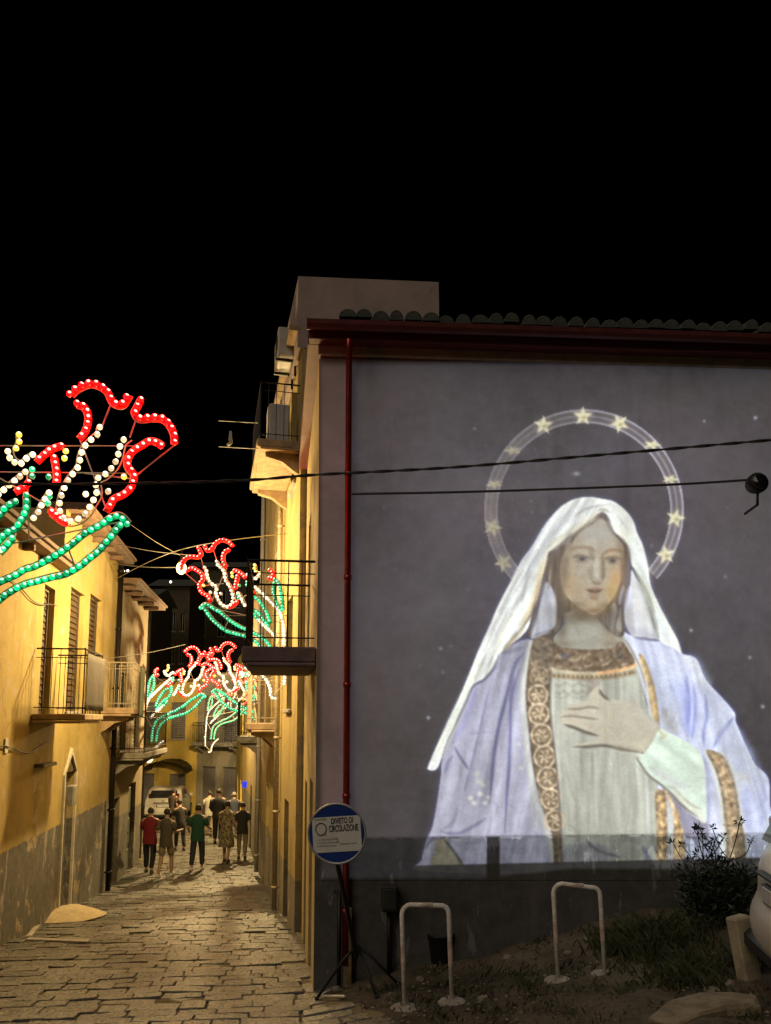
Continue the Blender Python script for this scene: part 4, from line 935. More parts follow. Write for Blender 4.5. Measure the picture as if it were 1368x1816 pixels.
# ------------------------------------------------------------------ the projected picture on the side wall
def srgb2lin(a): return np.where(a <= .04045, a/12.92, ((np.maximum(a,0)+.055)/1.055)**2.4)
def build_picture():
    img, lab, GX, GY = paint_picture()
    L = srgb2lin(np.clip(img, 0, 1))
    dado = 1486-(GX-650)*.0115
    fig = (lab > 1) & (lab < 20)
    low = np.clip((GY-dado)/2.5, 0, 1)[..., None]
    strip = np.clip((618-GX)/6, 0, 1)[..., None]; L = L*(1-strip+strip*np.array([1.5,1.0,.82]))  # warm spill light left of the downpipe, tinted into the emission
    L *= (1-.45*np.exp(-((GY-dado)/2.2)**2))[..., None]                       # seam of the two renders
    bot_f = 1535-(GX-745)*.024
    bot_b = 1557-16*np.clip((GX-860)/150, 0, 1)
    inside_f = np.where(GX > 690, np.clip((bot_f-GY)/4+.5, 0, 1), np.clip((bot_b-GY)/6+.5, 0, 1))
    floor_ = .060*np.clip((bot_b-GY)/7+.5, 0, 1)*np.clip((GY-dado)/3, 0, 1)
    L = np.maximum(L*inside_f[..., None], floor_[..., None])
    post = np.clip((14-np.abs(GX-875))/4, 0, 1)*np.clip((GY-1482)/3, 0, 1)     # shadow of a post, painted in by dimming the emission
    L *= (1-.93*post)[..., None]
    L *= np.clip((GX-566)/8, 0, 1)[..., None]*np.clip((GY-640)/10, 0, 1)[..., None]
    bgm = ~fig & (lab == 0)
    L = np.where(bgm[...,None], L*np.array([.55,.58,.67]), L*1.2-.010); L = np.maximum(L, 0)
    m = bpy.data.materials['grey_plaster_side'].copy(); m.name = 'plaster_painted_light'  # wall plaster with the projector's light painted in as emission
    ns, ls = m.node_tree.nodes, m.node_tree.links; b = ns['Principled BSDF']
    at = N(ns, 'ShaderNodeAttribute', attribute_name='picture'); base_ = b.inputs['Base Color'].links[0].from_socket
    nrm = mix(ns, ls, 1.0, base_, (4.2, 4.5, 4.7), 'MULTIPLY'); ls.new(mix(ns, ls, 1.0, nrm, at.outputs['Color'], 'MULTIPLY'), b.inputs['Emission Color']); b.inputs['Emission Strength'].default_value = 1.0
    try: m.cycles.emission_sampling = 'NONE'
    except Exception: pass
    root = empty('projected_picture', 'projected picture of a veiled woman with a ring of stars on the grey wall', 'projection', None, tuple(FW.pt(4, -2.4, .01)))
    q = FW; X = np.zeros(GX.shape+(3,))
    U = (GX-PPX)/FPX; V = (PPY-GY)/FPX
    rx, ry, rz = U, CP-V*SP, SP+V*CP
    k = (q.p0+q.n*.006).dot(q.n)/(rx*q.n.x+ry*q.n.y)
    X[..., 0] = rx*k; X[..., 1] = ry*k; X[..., 2] = rz*k
    ny, nx_ = GX.shape; idx = np.arange(ny*nx_).reshape(ny, nx_)
    quads = np.stack([idx[:-1,:-1], idx[1:,:-1], idx[1:,1:], idx[:-1,1:]], -1); ql = lab[:-1,:-1]
    names = {0:'painted_wash',1:'halo_ring',2:'mantle',3:'mantle',4:'gold_border',5:'tunic',6:'gold_border',7:'gold_border',8:'neck',9:'collar',10:'hand',11:'sleeve',12:'hair',13:'inner_veil',14:'face',15:'veil',16:'inner_veil'}
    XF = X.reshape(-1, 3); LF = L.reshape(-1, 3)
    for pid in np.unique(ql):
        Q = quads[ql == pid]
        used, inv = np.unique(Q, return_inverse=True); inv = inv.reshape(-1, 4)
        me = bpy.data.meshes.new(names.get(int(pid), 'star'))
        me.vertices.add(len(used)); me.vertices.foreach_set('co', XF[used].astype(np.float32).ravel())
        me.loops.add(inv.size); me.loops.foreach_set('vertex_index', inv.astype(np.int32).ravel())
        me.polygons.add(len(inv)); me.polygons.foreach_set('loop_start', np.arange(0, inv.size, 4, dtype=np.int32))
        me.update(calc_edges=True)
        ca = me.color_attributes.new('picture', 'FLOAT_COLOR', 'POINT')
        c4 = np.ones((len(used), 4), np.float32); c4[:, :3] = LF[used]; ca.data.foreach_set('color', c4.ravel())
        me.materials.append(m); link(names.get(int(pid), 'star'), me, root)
build_picture()

# ------------------------------------------------------------------ street lamps
def street_lamp(pos, watts, rad, label, wire):
    r_ = empty('street_lamp', label, 'street lamp', 'lamps hung over the street', pos); c = Vector(pos)
    k = MB(); k.lathe([(rad*.25,-rad*1.15),(rad*.8,-rad*.75),(rad,0),(rad*.8,rad*.75),(rad*.3,rad*1.1)], 14, 0, Matrix.Translation(c))
    A = 4*math.pi*rad*rad*.85
    k.build('lamp_globe', emis('sodium_glow_%d' % watts, (1,.71,.31), watts/(math.pi*A), (.8,.7,.5), 'FRONT'), r_, True)
    k = MB(); k.lathe([(rad*.62,rad*1.02),(rad*.66,rad*1.2),(rad*.35,rad*1.7),(rad*.2,rad*2.4),(.012,rad*2.6)], 14, 0, Matrix.Translation(c)); k.build('lamp_cap', M_IRON, r_, True)
    k = MB(); k.tube([c+Vector((0,0,rad*2.5)), c+Vector((0,0,rad*2.5+.12))], .01, 6); k.build('hanger', M_IRON, r_)
    return c+Vector((0,0,rad*2.5+.12))
M_CABLE = plain('black_cable', (.05,.046,.045), .55, 0, .2, 30)
M_WIRE = plain('pale_steel_wire', (.35,.33,.30), .4, .7, .1, 30)
def cable(name, pts, r, label, cat='cable', m=None, twist=False, group=None, sag=0):
    pts = [Vector(p) for p in pts]
    if sag:
        a, b = pts[0], pts[-1]; pts = [a.lerp(b, t)-Vector((0,0,sag*4*t*(1-t))) for t in np.linspace(0,1,15)]
    else: pts = crom(pts, 8)
    k = MB()
    if twist:
        L = 0; ph = []
        for i, p in enumerate(pts): L += (p-pts[i-1]).length if i else 0; ph.append(L*13)
        fine = []
        n_ = 260
        for s_ in range(2):
            out = []
            for j in range(n_):
                t = j/(n_-1)*(len(pts)-1); i = min(int(t), len(pts)-2); p = pts[i].lerp(pts[i+1], t-i); w = ph[i]+(ph[i+1]-ph[i])*(t-i)+s_*math.pi
                d = (pts[i+1]-pts[i]).normalized(); u = Vector((0,0,1)); v = d.cross(u).normalized()
                out.append(p+(u*math.cos(w)+v*math.sin(w))*r*.9)
            k.tube(out, r, 5)
    else: k.tube(pts, r, 6)
    return tag(k.build(name, m or M_CABLE, None, True), label, cat, group)
S1 = P(322,1008,14.1); h1 = street_lamp(S1, 1080, .095, 'lit yellow street lamp hung on a wire over the street', None)
aL = FLb.pt(FLb.L-.4, 3.3); aR = F2.pt(2.2, 3.6)
cable('lamp_wire', [aL, h1, aR], .008, 'wire carrying the lit yellow street lamp across the street', 'wire', M_WIRE, group=None)
S2 = P(428,1196,27.0); h2_ = street_lamp(S2, 3600, .10, 'second yellow street lamp far down the street near the right facade', None)
k = MB(); k.tube([h2_, F3.pt((S2.y-21.1)/9.9*F3.L+.2, h2_.z+.25)], .015, 6); k.build('arm', M_IRON, bpy.data.objects['street_lamp.001'])

# ------------------------------------------------------------------ light brackets (flower shaped festival lights)
RED, WHT, GRN, YLW = 'r', 'w', 'g', 'y'
BR = [  # colour, bulb pitch, points in drawing units (x right, y down)
 (RED,62,[(440,190),(490,140),(575,105),(645,120),(705,165),(735,225),(757,252),(805,265),(828,238),(855,188)]),
 (RED,62,[(945,230),(918,290),(905,318),(925,355),(960,365),(1012,358),(1095,362),(1150,405),(1188,478),(1195,550)]),
 (RED,56,[(1100,570),(1060,545),(1012,537),(960,568),(915,598),(880,640),(868,690),(880,725),(920,785),(900,870),(845,925),(788,950),(768,985),(735,1045)]),
 (RED,56,[(495,258),(540,275),(570,318),(580,372),(575,422),(555,475),(520,520)]),
 (RED,52,[(400,570),(340,590),(300,618),(255,660),(230,690)]),(RED,52,[(355,655),(372,735),(380,785),(380,835)]),
 (RED,50,[(355,1045),(390,1072),(430,1102),(470,1118)]),(RED,52,[(185,835),(150,865),(90,910)]),
 (WHT,66,[(665,435),(660,475),(620,515),(565,575),(540,645),(530,718),(470,805),(440,870),(420,930),(410,1010),(435,1080),(480,1112),(540,1100),(600,1050),(635,980),(665,915),(655,820),(715,780),(770,720),(800,650),(810,590),(825,540),(870,500)]),
 (WHT,60,[(590,920),(620,900)]),(WHT,60,[(745,900),(700,915)]),(WHT,60,[(335,910),(290,990),(265,1050),(225,1105)]),(WHT,58,[(205,635),(165,660),(125,700),(80,690),(40,650),(25,590)]),
 (YLW,60,[(435,610),(425,690)]),(YLW,60,[(850,795),(820,815)]),(YLW,60,[(100,490),(105,540),(80,600)]),
 (GRN,58,[(885,1132),(835,1080),(790,1078),(745,1105),(690,1145),(628,1178),(580,1208),(525,1258),(475,1300),(420,1340),(360,1378),(305,1408),(245,1437),(185,1455),(133,1490),(70,1520),(15,1545),(-60,1600),(-130,1680),(-170,1800),(-180,1920),(-185,2050)]),
 (GRN,58,[(840,1140),(810,1172),(770,1230),(725,1285),(680,1335),(625,1380),(575,1425),(517,1462),(460,1490),(395,1504),(335,1520),(280,1535),(215,1552),(155,1577),(105,1605),(50,1645),(5,1690),(-40,1760),(-70,1860),(-80,1960),(-90,2050)]),
 (GRN,52,[(175,925),(180,1015),(160,1080),(135,1125),(115,1165),(50,1195),(10,1240),(-40,1300),(-110,1400)]),(GRN,56,[(105,970),(40,1010),(-20,1090),(-90,1210),(-140,1360)]),(GRN,56,[(95,1230),(62,1277),(10,1340)]),
 (GRN,56,[(325,795),(315,840)]),(GRN,56,[(210,790),(205,715)]),(GRN,56,[(330,985),(338,930)]),
 (GRN,56,[(-200,700),(-250,760),(-290,900),(-310,1050),(-320,1160)]),(GRN,56,[(-190,760),(-180,880),(-210,1000),(-250,1100),(-300,1170)]),
 (WHT,56,[(160,760),(60,850),(-60,960),(-180,1080),(-280,1200),(-330,1360),(-345,1520),(-350,1700),(-360,1880),(-365,2080),(-360,2260)]),
 (WHT,56,[(20,1315),(-60,1400),(-150,1480),(-230,1580)]),(RED,56,[(-120,560),(-170,610),(-150,690),(-90,660)]),
 (WHT,56,[(40,2050),(-40,2120),(-110,2200),(-160,2320),(-180,2440),(-280,2460)]),(GRN,56,[(-400,1980),(-380,2070)]),
]
M_BULB = {'r': emis('red_bulb_glass',(1,.0008,.0012),17,sampling='FRONT',vary=True), 'w': emis('warm_bulb_glass',(1,.72,.38),1.7,vary=True), 'g': emis('green_bulb_glass',(.0,.60,.20),1.3,sampling='FRONT',vary=True), 'y': emis('yellow_bulb_glass',(1,.55,.06),1.8)}
M_HOT = {'r': emis('red_bulb_core',(1,.55,.40),3.2), 'w': emis('warm_bulb_core',(1,.93,.75),3.4), 'g': emis('green_bulb_core',(.42,1,.62),1.9), 'y': emis('yellow_bulb_core',(1,.86,.4),3)}
M_BLOOM = {'r': plain('red_bloom_strip',(.5,.03,.03),.5,0,.1,20), 'g': plain('green_bloom_strip',(.02,.34,.16),.5,0,.1,20)}
M_TUBE = plain('white_painted_lath', (.55,.50,.44), .5, .1, .15, 25)
def bulb_mesh(c, mirror):
    k = MB(); n = 10; prof = [(.02,-1.55),(.42,-1.5),(.44,-1.05),(.62,-.85),(.93,-.4),(1,.05),(.88,.5),(.55,.84),(.02,1)]
    tip = Vector((.42 if not mirror else -.42, -.75, .38)).normalized()
    Mq = tip.to_track_quat('Z','Y').to_matrix().to_4x4()
    k.lathe(prof, n, 0, Mq)
    cut = []
    for f in k.f:
        cz = sum((Vector(k.v[i]).dot(tip) for i in f))/len(f)
        cut.append(1 if cz > .83 else (2 if cz < -1.0 else 0))
    k.m = cut
    return k.mesh('bulb', [M_BULB[c], M_HOT[c], M_IRON], True)
def light_bracket(tip, kx, mirror, label, hang=None, rb=21, wl=19):
    k_ = kx; sx = -1 if mirror else 1
    W_ = lambda x, y: Vector(tip)+Vector((sx*(x-885)*k_, 0, -(y-1080)*k_))
    root = empty('light_bracket', label, 'festival light', 'flower shaped festival light brackets', tuple(W_(-340, 2200)))
    meshes = {c: bulb_mesh(c, mirror) for c in 'rwgy'}
    fr = MB(); rj = random.Random(3)
    for c, sp, pts in BR:
        P3 = crom([W_(x, y) for x, y in pts], 6)
        # lath behind the bulbs
        if len(P3) > 4:
            off = []
            for i in range(len(P3)):
                t_ = P3[min(i+1,len(P3)-1)]-P3[max(i-1,0)]; t_.normalize(); off.append(P3[i]+Vector((-t_.z,0,t_.x))*sx*-30*k_+Vector((0,.03,0)))
            fr.tube(off, .0075, 5)
            if c in 'rg':                          # added flat strip in bulb colour, imitating the glow around the bulbs
                rb_ = MB()
                for i in range(len(P3)):
                    t_ = P3[min(i+1,len(P3)-1)]-P3[max(i-1,0)]; t_.normalize(); nn = Vector((-t_.z,0,t_.x))*wl*k_; q = P3[i]+Vector((0,.030,0)); rb_.v += [tuple(q-nn), tuple(q+nn), tuple(q+nn+Vector((0,.008,0))), tuple(q-nn+Vector((0,.008,0)))]
                for i in range(len(P3)-1):
                    for a_ in range(4): rb_.f.append((i*4+a_, i*4+(a_+1)%4, i*4+4+(a_+1)%4, i*4+4+a_)); rb_.m.append(0)
                rb_.build('bloom_strip', M_BLOOM[c], root)
        d = 0; step = sp*k_*.86; nxt = 0
        for i in range(len(P3)):
            if i: 
                seg = (P3[i]-P3[i-1]).length; 
                while nxt <= d+seg+1e-9:
                    p = P3[i-1].lerp(P3[i], (nxt-d)/max(seg,1e-9)); o = link('bulb', meshes[c], root)
                    setw(o, Matrix.Translation(p) @ Matrix.Diagonal((rb*k_,)*3+(1,)) @ Matrix.Rotation(rj.uniform(-.25,.25),4,'Z') @ Matrix.Rotation(rj.uniform(-.25,.25),4,'X')); nxt += step
                d += seg
    # stiffening bars of the frame
    for a, b in (((-330,1350),(885,1100)),((-200,700),(540,1120)),((520,520),(740,1050)),((1195,550),(900,800)),((900,800),(560,760)),((475,1300),(525,1420)),((-360,2260),(-180,2440)),((-345,1500),(-180,1800)),((160,760),(200,1240)),((665,435),(735,225)),((870,500),(905,380))):
        fr.tube([W_(*a)+Vector((0,.04,0)), W_(*b)+Vector((0,.04,0))], .008, 5)
    fr.build('lath_frame', M_TUBE, root)
    if hang:
        wi = MB()
        for (x0,y0,x1,y1) in hang: wi.tube([W_(x0,y0)+Vector((0,.05,0)), W_(x1,y1)+Vector((0,.05,0))], .006, 5)
        wi.build('mounting_wire', M_WIRE, root)
    return root
light_bracket(P(226,916,7.5), .2558*7.5/FPX, False, 'large red, white and green flower light bracket at the left edge, nearest', [(-900,555,930,560),(-900,740,960,760),(-900,1160,210,1155)])
light_bracket(P(356,1072,12.6), .1206*12.6/FPX, True, 'mirrored flower light bracket beside the street lamp, behind the black railing', [(-400,1240,600,1240),(-380,1500,300,1500)], 24, 22)
light_bracket(P(364,1231,24.0), .0858*24.0/FPX, False, 'small far flower light bracket on the left side of the street', [(-450,1100,400,1050)], 30, 32)
light_bracket(P(377,1223,24.6), .0858*24.6/FPX, True, 'small far flower light bracket on the right side of the street', [(-450,1100,400,1050)], 30, 32)
light_bracket(P(436,1256,29.5), .056*29.5/FPX, False, 'smallest flower light bracket hanging lowest at the far right of the street')

# ------------------------------------------------------------------ overhead cables
cable('twisted_cable', [P(-60,858,6.6),P(200,858,6.9),P(430,852,7.1),P(560,842,7.2),P(800,829,7.15),P(1050,808,7.0),P(1290,787,6.9),P(1460,772,6.8)], .0085, 'twisted black power cable crossing the whole scene in front of the wall', 'cable', None, True)
ls_ = FW.pix(1342,858)[0]; lz = FW.pix(1342,858)[1]
cable('cable_shadow_line', [P(624,876,8.3),P(800,873,8.25),P(1000,867,8.2),P(1200,859,8.15),P(1345,850,8.05)], .013, 'dark line along the wall to the round lamp, standing in for a cable shadow', 'cable')  # dark tube built in place of a soft cable shadow on the wall
for a,b,lb in (((205,965),(345,985),'thin steel wire from the left eave to the second light bracket'),((200,1000),(330,1006),'thin steel wire ending at the lit street lamp'),((232,930),(320,985),'slack thin wire below the nearest light bracket'),((190,1168),(330,1143),'thin wire above the far light brackets')):
    cable('thin_wire', [P(*a,13.5),P((a[0]+b[0])/2,(a[1]+b[1])/2+3,13.8),P(*b,14.1)], .006, lb, 'wire', M_WIRE)
c = P(1343,857,7.9)
rl = empty('round_wall_lamp', 'unlit round black lamp at the end of the dark line on the wall', 'lamp', None, c)
k = MB(); k.lathe([(.03,-.1),(.085,-.09),(.105,-.03),(.105,.03),(.085,.06),(.02,.07)], 18, 0, Matrix.Translation(c) @ Matrix.Rotation(math.pi/2,4,'X')); k.build('lamp_housing', M_IRON, rl, True)
k = MB(); k.lathe([(.08,0),(.075,.008),(.0,.015)], 18, 0, Matrix.Translation(c+Vector((0,-.07,0))) @ Matrix.Rotation(math.pi/2,4,'X')); k.build('lens', M_GLASS, rl, True)
k = MB(); k.tube([c+Vector((0,0,-.1)),c+Vector((0,.02,-.22)),c+Vector((0,.3,-.24))], .014, 8); k.build('arm', M_IRON, rl, True)

# ------------------------------------------------------------------ the round sign on its tripod stand
M_BLUE = plain('sign_blue', (.008,.035,.21), .35, 0, .1, 5); M_RIM = plain('sign_rim_grey', (.42,.42,.43), .4, .5, .1, 8)
M_PAPER = plain('sheet_of_paper', (.62,.62,.58), .7, 0, .06, 14); M_INK = plain('black_ink', (.02,.02,.022), .7); M_INKG = plain('faded_ink', (.36,.35,.31), .8); M_SEAL = plain('brown_ring_print', (.14,.06,.05), .7)
sp_ = P(598,1478,6.75); sg = empty('road_sign', 'round blue road sign with a white paper notice on a black tripod stand', 'sign', None, G(640,1755))
rs = 51.5/FPX*6.75
MS = Matrix.Translation(sp_) @ Matrix.Rotation(R(-8),4,'Z') @ Matrix.Rotation(R(-2),4,'X')      # local x right, z up, -y to the viewer
def disc(mb, r, y0, y1, n=48, mi=0):
    mb.add([MS @ Vector((r*math.cos(t), y, r*math.sin(t))) for y in (y0,y1) for t in np.linspace(0,2*math.pi,n+1)[:-1]], [tuple(range(n)),tuple(range(n,2*n))[::-1]]+[(i,n+i,n+(i+1)%n,(i+1)%n) for i in range(n)], mi)
k = MB(); disc(k, rs*.985, -.006, .004); face_ = k.build('sign_face', M_BLUE, sg)
k = MB(); k.tube([MS @ Vector((rs*math.cos(t), -.004, rs*math.sin(t))) for t in np.linspace(0,2*math.pi,49)[:-1]], .011, 8, closed=True); k.build('rim', M_RIM, sg, True)
PA = MS @ Matrix.Translation((.0,-.0085,-.005)) @ Matrix.Rotation(R(-4.5),4,'Y')
pw, ph = rs*1.70, rs*1.18
k = MB(); gx_ = 8
for i in range(gx_+1):
    for j in range(3): k.v.append(tuple(PA @ Vector((-pw/2+pw*i/gx_, -.0015*math.sin(i*1.1+j)-.001, -ph/2+ph*j/2))))
for i in range(gx_):
    for j in range(2): k.f.append((i*3+j,(i+1)*3+j,(i+1)*3+j+1,i*3+j+1)); k.m.append(0)
paper = k.build('paper_notice', M_PAPER, sg)
def text_mesh(txt, h, M_, mat, name, parent, off=0., sx=1., align='LEFT'):
    cu = bpy.data.curves.new(name, 'FONT'); cu.body = txt; cu.size = h; cu.offset = off; cu.align_x = align; cu.fill_mode = 'FRONT'
    ob = bpy.data.objects.new(name, cu); COL.objects.link(ob); dg = bpy.context.evaluated_depsgraph_get(); dg.update()
    me = bpy.data.meshes.new_from_object(ob.evaluated_get(dg)); bpy.data.objects.remove(ob); bpy.data.curves.remove(cu)
    xs_ = [v.co.x for v in me.vertices]; sx = sx/(max(xs_)-min(xs_))
    me.transform(M_ @ Matrix.Rotation(math.pi/2,4,'X') @ Matrix.Diagonal((sx,1,1,1))); me.materials.clear(); me.materials.append(mat)
    me.name = name; return link(name, me, parent)
TP = PA @ Matrix.Translation((0,-.0045,0))
text_mesh('DIVIETO DI', .068, TP @ Matrix.Translation((pw*.125,0,ph*.30)), M_INK, 'lettering', sg, .0016, pw*.45, 'CENTER')
text_mesh('CIRCOLAZIONE', .078, TP @ Matrix.Translation((pw*.145,0,ph*.075)), M_INK, 'lettering', sg, .0016, pw*.60, 'CENTER')
k = MB(); k.tube([TP @ Vector((-pw*.32+.047*math.cos(t), 0, ph*.17+.051*math.sin(t))) for t in np.linspace(0,2*math.pi,33)[:-1]], .0045, 6, closed=True); k.build('printed_ring', M_SEAL, sg)
lr = random.Random(4)
for z, x0, x1 in ((-.15,-.42,.02),(-.24,-.42,.04),(-.33,-.42,-.02),(-.30,.05,.4),(.43,-.44,-.2),(-.03,-.40,-.2)):
    x = x0; k = MB()
    while x < x1:
        w = lr.uniform(.02,.06); hh = lr.uniform(.010,.018)*.9
        k.add([TP @ Vector((pw*x,0,ph*z)), TP @ Vector((pw*min(x+w,x1),0,ph*z)), TP @ Vector((pw*min(x+w,x1),0,ph*z+hh)), TP @ Vector((pw*x,0,ph*z+hh))],[(0,1,2,3)]); x += w+.012
    tag(k.build('printed_line', M_INKG, sg), kind='stuff')
M_BLK = plain('black_stand_metal', (.016,.016,.017), .5, .3, .2, 20)
foot = G(632,1758); top_ = MS @ Vector((0,.03,-.1))
hub = Vector((foot.x, foot.y, foot.z+.42)); k = MB(); k.tube([MS @ Vector((0,.02,.1)), MS @ Vector((0,.03,-.25)), hub-Vector((0,0,.1))], [.018,.022,.022], 10); k.build('pole', M_BLK, sg, True)
for px_, py_ in ((562,1774),(706,1748),(628,1742),(668,1772)):
    q = G(px_,py_); q.z += .015; k = MB(); k.tube([hub, hub.lerp(q,.35)+Vector((0,0,.03)), q], [.016,.016,.013], 8); k.tube([q-Vector((.0,0,.012)), q+Vector((0,0,.02))], .02, 8); k.build('leg', M_BLK, sg, True)
k = MB(); q0, q1 = G(566,1772), G(612,1773); k.tube([q0+Vector((0,0,.03)), q1+Vector((0,0,.03))], .012, 8); k.tube([q0+Vector((0,0,.03)), G(585,1762)+Vector((0,0,.03))], .01, 8); tag(k.build('white_bracket', plain('white_steel',(.7,.68,.6),.4,.2,.1)), 'small white angled steel piece on the paving at the foot of the sign', 'steel piece')
# dark pipe with a wooden plank beside the downpipe, meter box on a post
b_ = FW.pix(601,1735)[0]; zb0 = FW.gz(b_,.1); zt0 = FW.pix(601,1578)[1]
k = MB(); k.tube([FW.pt(b_,zb0-.02,.09),FW.pt(b_,zt0,.09)], .022, 8); k.tube([FW.pt(b_-.06,zt0,.09),FW.pt(b_+.07,zt0-.01,.09)], .018, 8); tag(k.build('iron_upright', M_BLK, None, True), 'dark iron upright with short crossbar against the foot of the wall', 'iron post')
k = MB(); k.bbox((0,0,0),(.085,.03,zt0-.16-zb0),.006,0,FW.mat(b_+.045,zb0,.06)); tag(k.build('wooden_plank', plain('old_wood',(.17,.12,.06),.8,0,.3,14,.4)), 'short wooden plank standing upright beside the dark iron upright', 'plank')
b_ = FW.pix(690,1700)[0]; zb0 = FW.gz(b_,.1); z0_ = FW.pix(690,1612)[1]; z1_ = FW.pix(690,1566)[1]
mt = empty('meter_box', 'small dark meter box on a thin post against the wall', 'meter box', None, FW.pt(b_,zb0,.1))
k = MB(); k.bbox((-.085,0,0),(.085,.12,z1_-z0_),.015,0,FW.mat(b_,z0_,.03)); k.build('box', plain('dark_green_box',(.03,.035,.03),.6,0,.2), mt)
k = MB(); k.bbox((-.065,0,.03),(.065,.012,z1_-z0_-.03),.005,0,FW.mat(b_,z0_,.152)); k.build('lid', plain('dark_green_lid',(.035,.04,.034),.5,0,.2), mt)
k = MB(); k.tube([FW.pt(b_,zb0-.02,.06),FW.pt(b_,z0_+.01,.06)], .025, 8); k.build('post', M_IRON, mt, True)
# black bucket by the wall, stones and white scrap
q = G(782,1706); bk = empty('bucket', 'black bucket standing on the earth against the wall', 'bucket', None, q)
k = MB(); k.lathe([(.10,0),(.105,.01),(.135,.26),(.145,.27),(.142,.285),(.125,.28),(.098,.03)], 18, 0, Matrix.Translation(q)); k.build('pail', M_BLK, bk, True)
k = MB(); k.tube([q+Vector((.14*math.cos(t), -.10*math.sin(t), .27-.11*math.sin(t))) for t in np.linspace(0,math.pi,12)], .006, 5); k.build('handle', M_IRON, bk, True)
# ------------------------------------------------------------------ hoop barriers
M_HW = plain('worn_white_paint', (.78,.75,.68), .5, 0, .22, 14, .15); M_HR = plain('worn_red_paint', (.55,.43,.36), .55, 0, .3, 14, .15); M_FOOT = plain('pale_concrete_foot', (.36,.33,.27), .9, 0, .25, 9, .3)
def hoop(bl, br, ty, rad, label):
    A, B = G(*bl), G(*br); r_ = empty('hoop_barrier', label, 'barrier', 'hoop barriers in front of the wall', A)
    D = A.y*CP+A.z*SP; H = (bl[1]-ty)/FPX*D*.995; up = Vector((-.028,0,1)); w = B-A
    top = A.z+H; c_ = .075
    a1 = A+up*H; b1 = B+up*(top-B.z); pa_ = [A, a1-up*c_, *[a1-up*c_*(1-math.sin(t))+w.normalized()*c_*(1-math.cos(t)) for t in (.4,.8,1.2)], a1+w.normalized()*c_, b1-w.normalized()*c_, *[b1-up*c_*(1-math.sin(t))-w.normalized()*c_*(1-math.cos(t)) for t in (1.2,.8,.4)], b1-up*c_, B]
    k = MB(); k.tube(pa_, rad, 12); k.build('hoop_tube', M_HW, r_, True)
    for f0, f1, e in ((.38,.62,A),(.38,.62,B)):
        t_ = a1 if e is A else b1; k = MB(); k.tube([e.lerp(t_,f0), e.lerp(t_,f1)], rad+.0012, 12, cap=False); k.build('red_band', M_HR, r_, True)
    k = MB(); k.tube([a1.lerp(b1,.36), a1.lerp(b1,.66)], rad+.0012, 12, cap=False); k.build('red_band', M_HR, r_, True)
    for e in (A,B):
        k = MB(); k.lathe([(.10,-.05),(.105,.0),(.085,.018),(.03,.024)], 12, 0, Matrix.Translation(e) @ Matrix.Diagonal((1.2,.9,1,1))); k.build('foot', M_FOOT, r_)
hoop((718,1787),(802,1776),1612, .021, 'pale hoop barrier with faded red bands nearest the blue sign')
hoop((990,1738),(1073,1727),1574, .020, 'pale hoop barrier with faded red bands further right, below the picture')

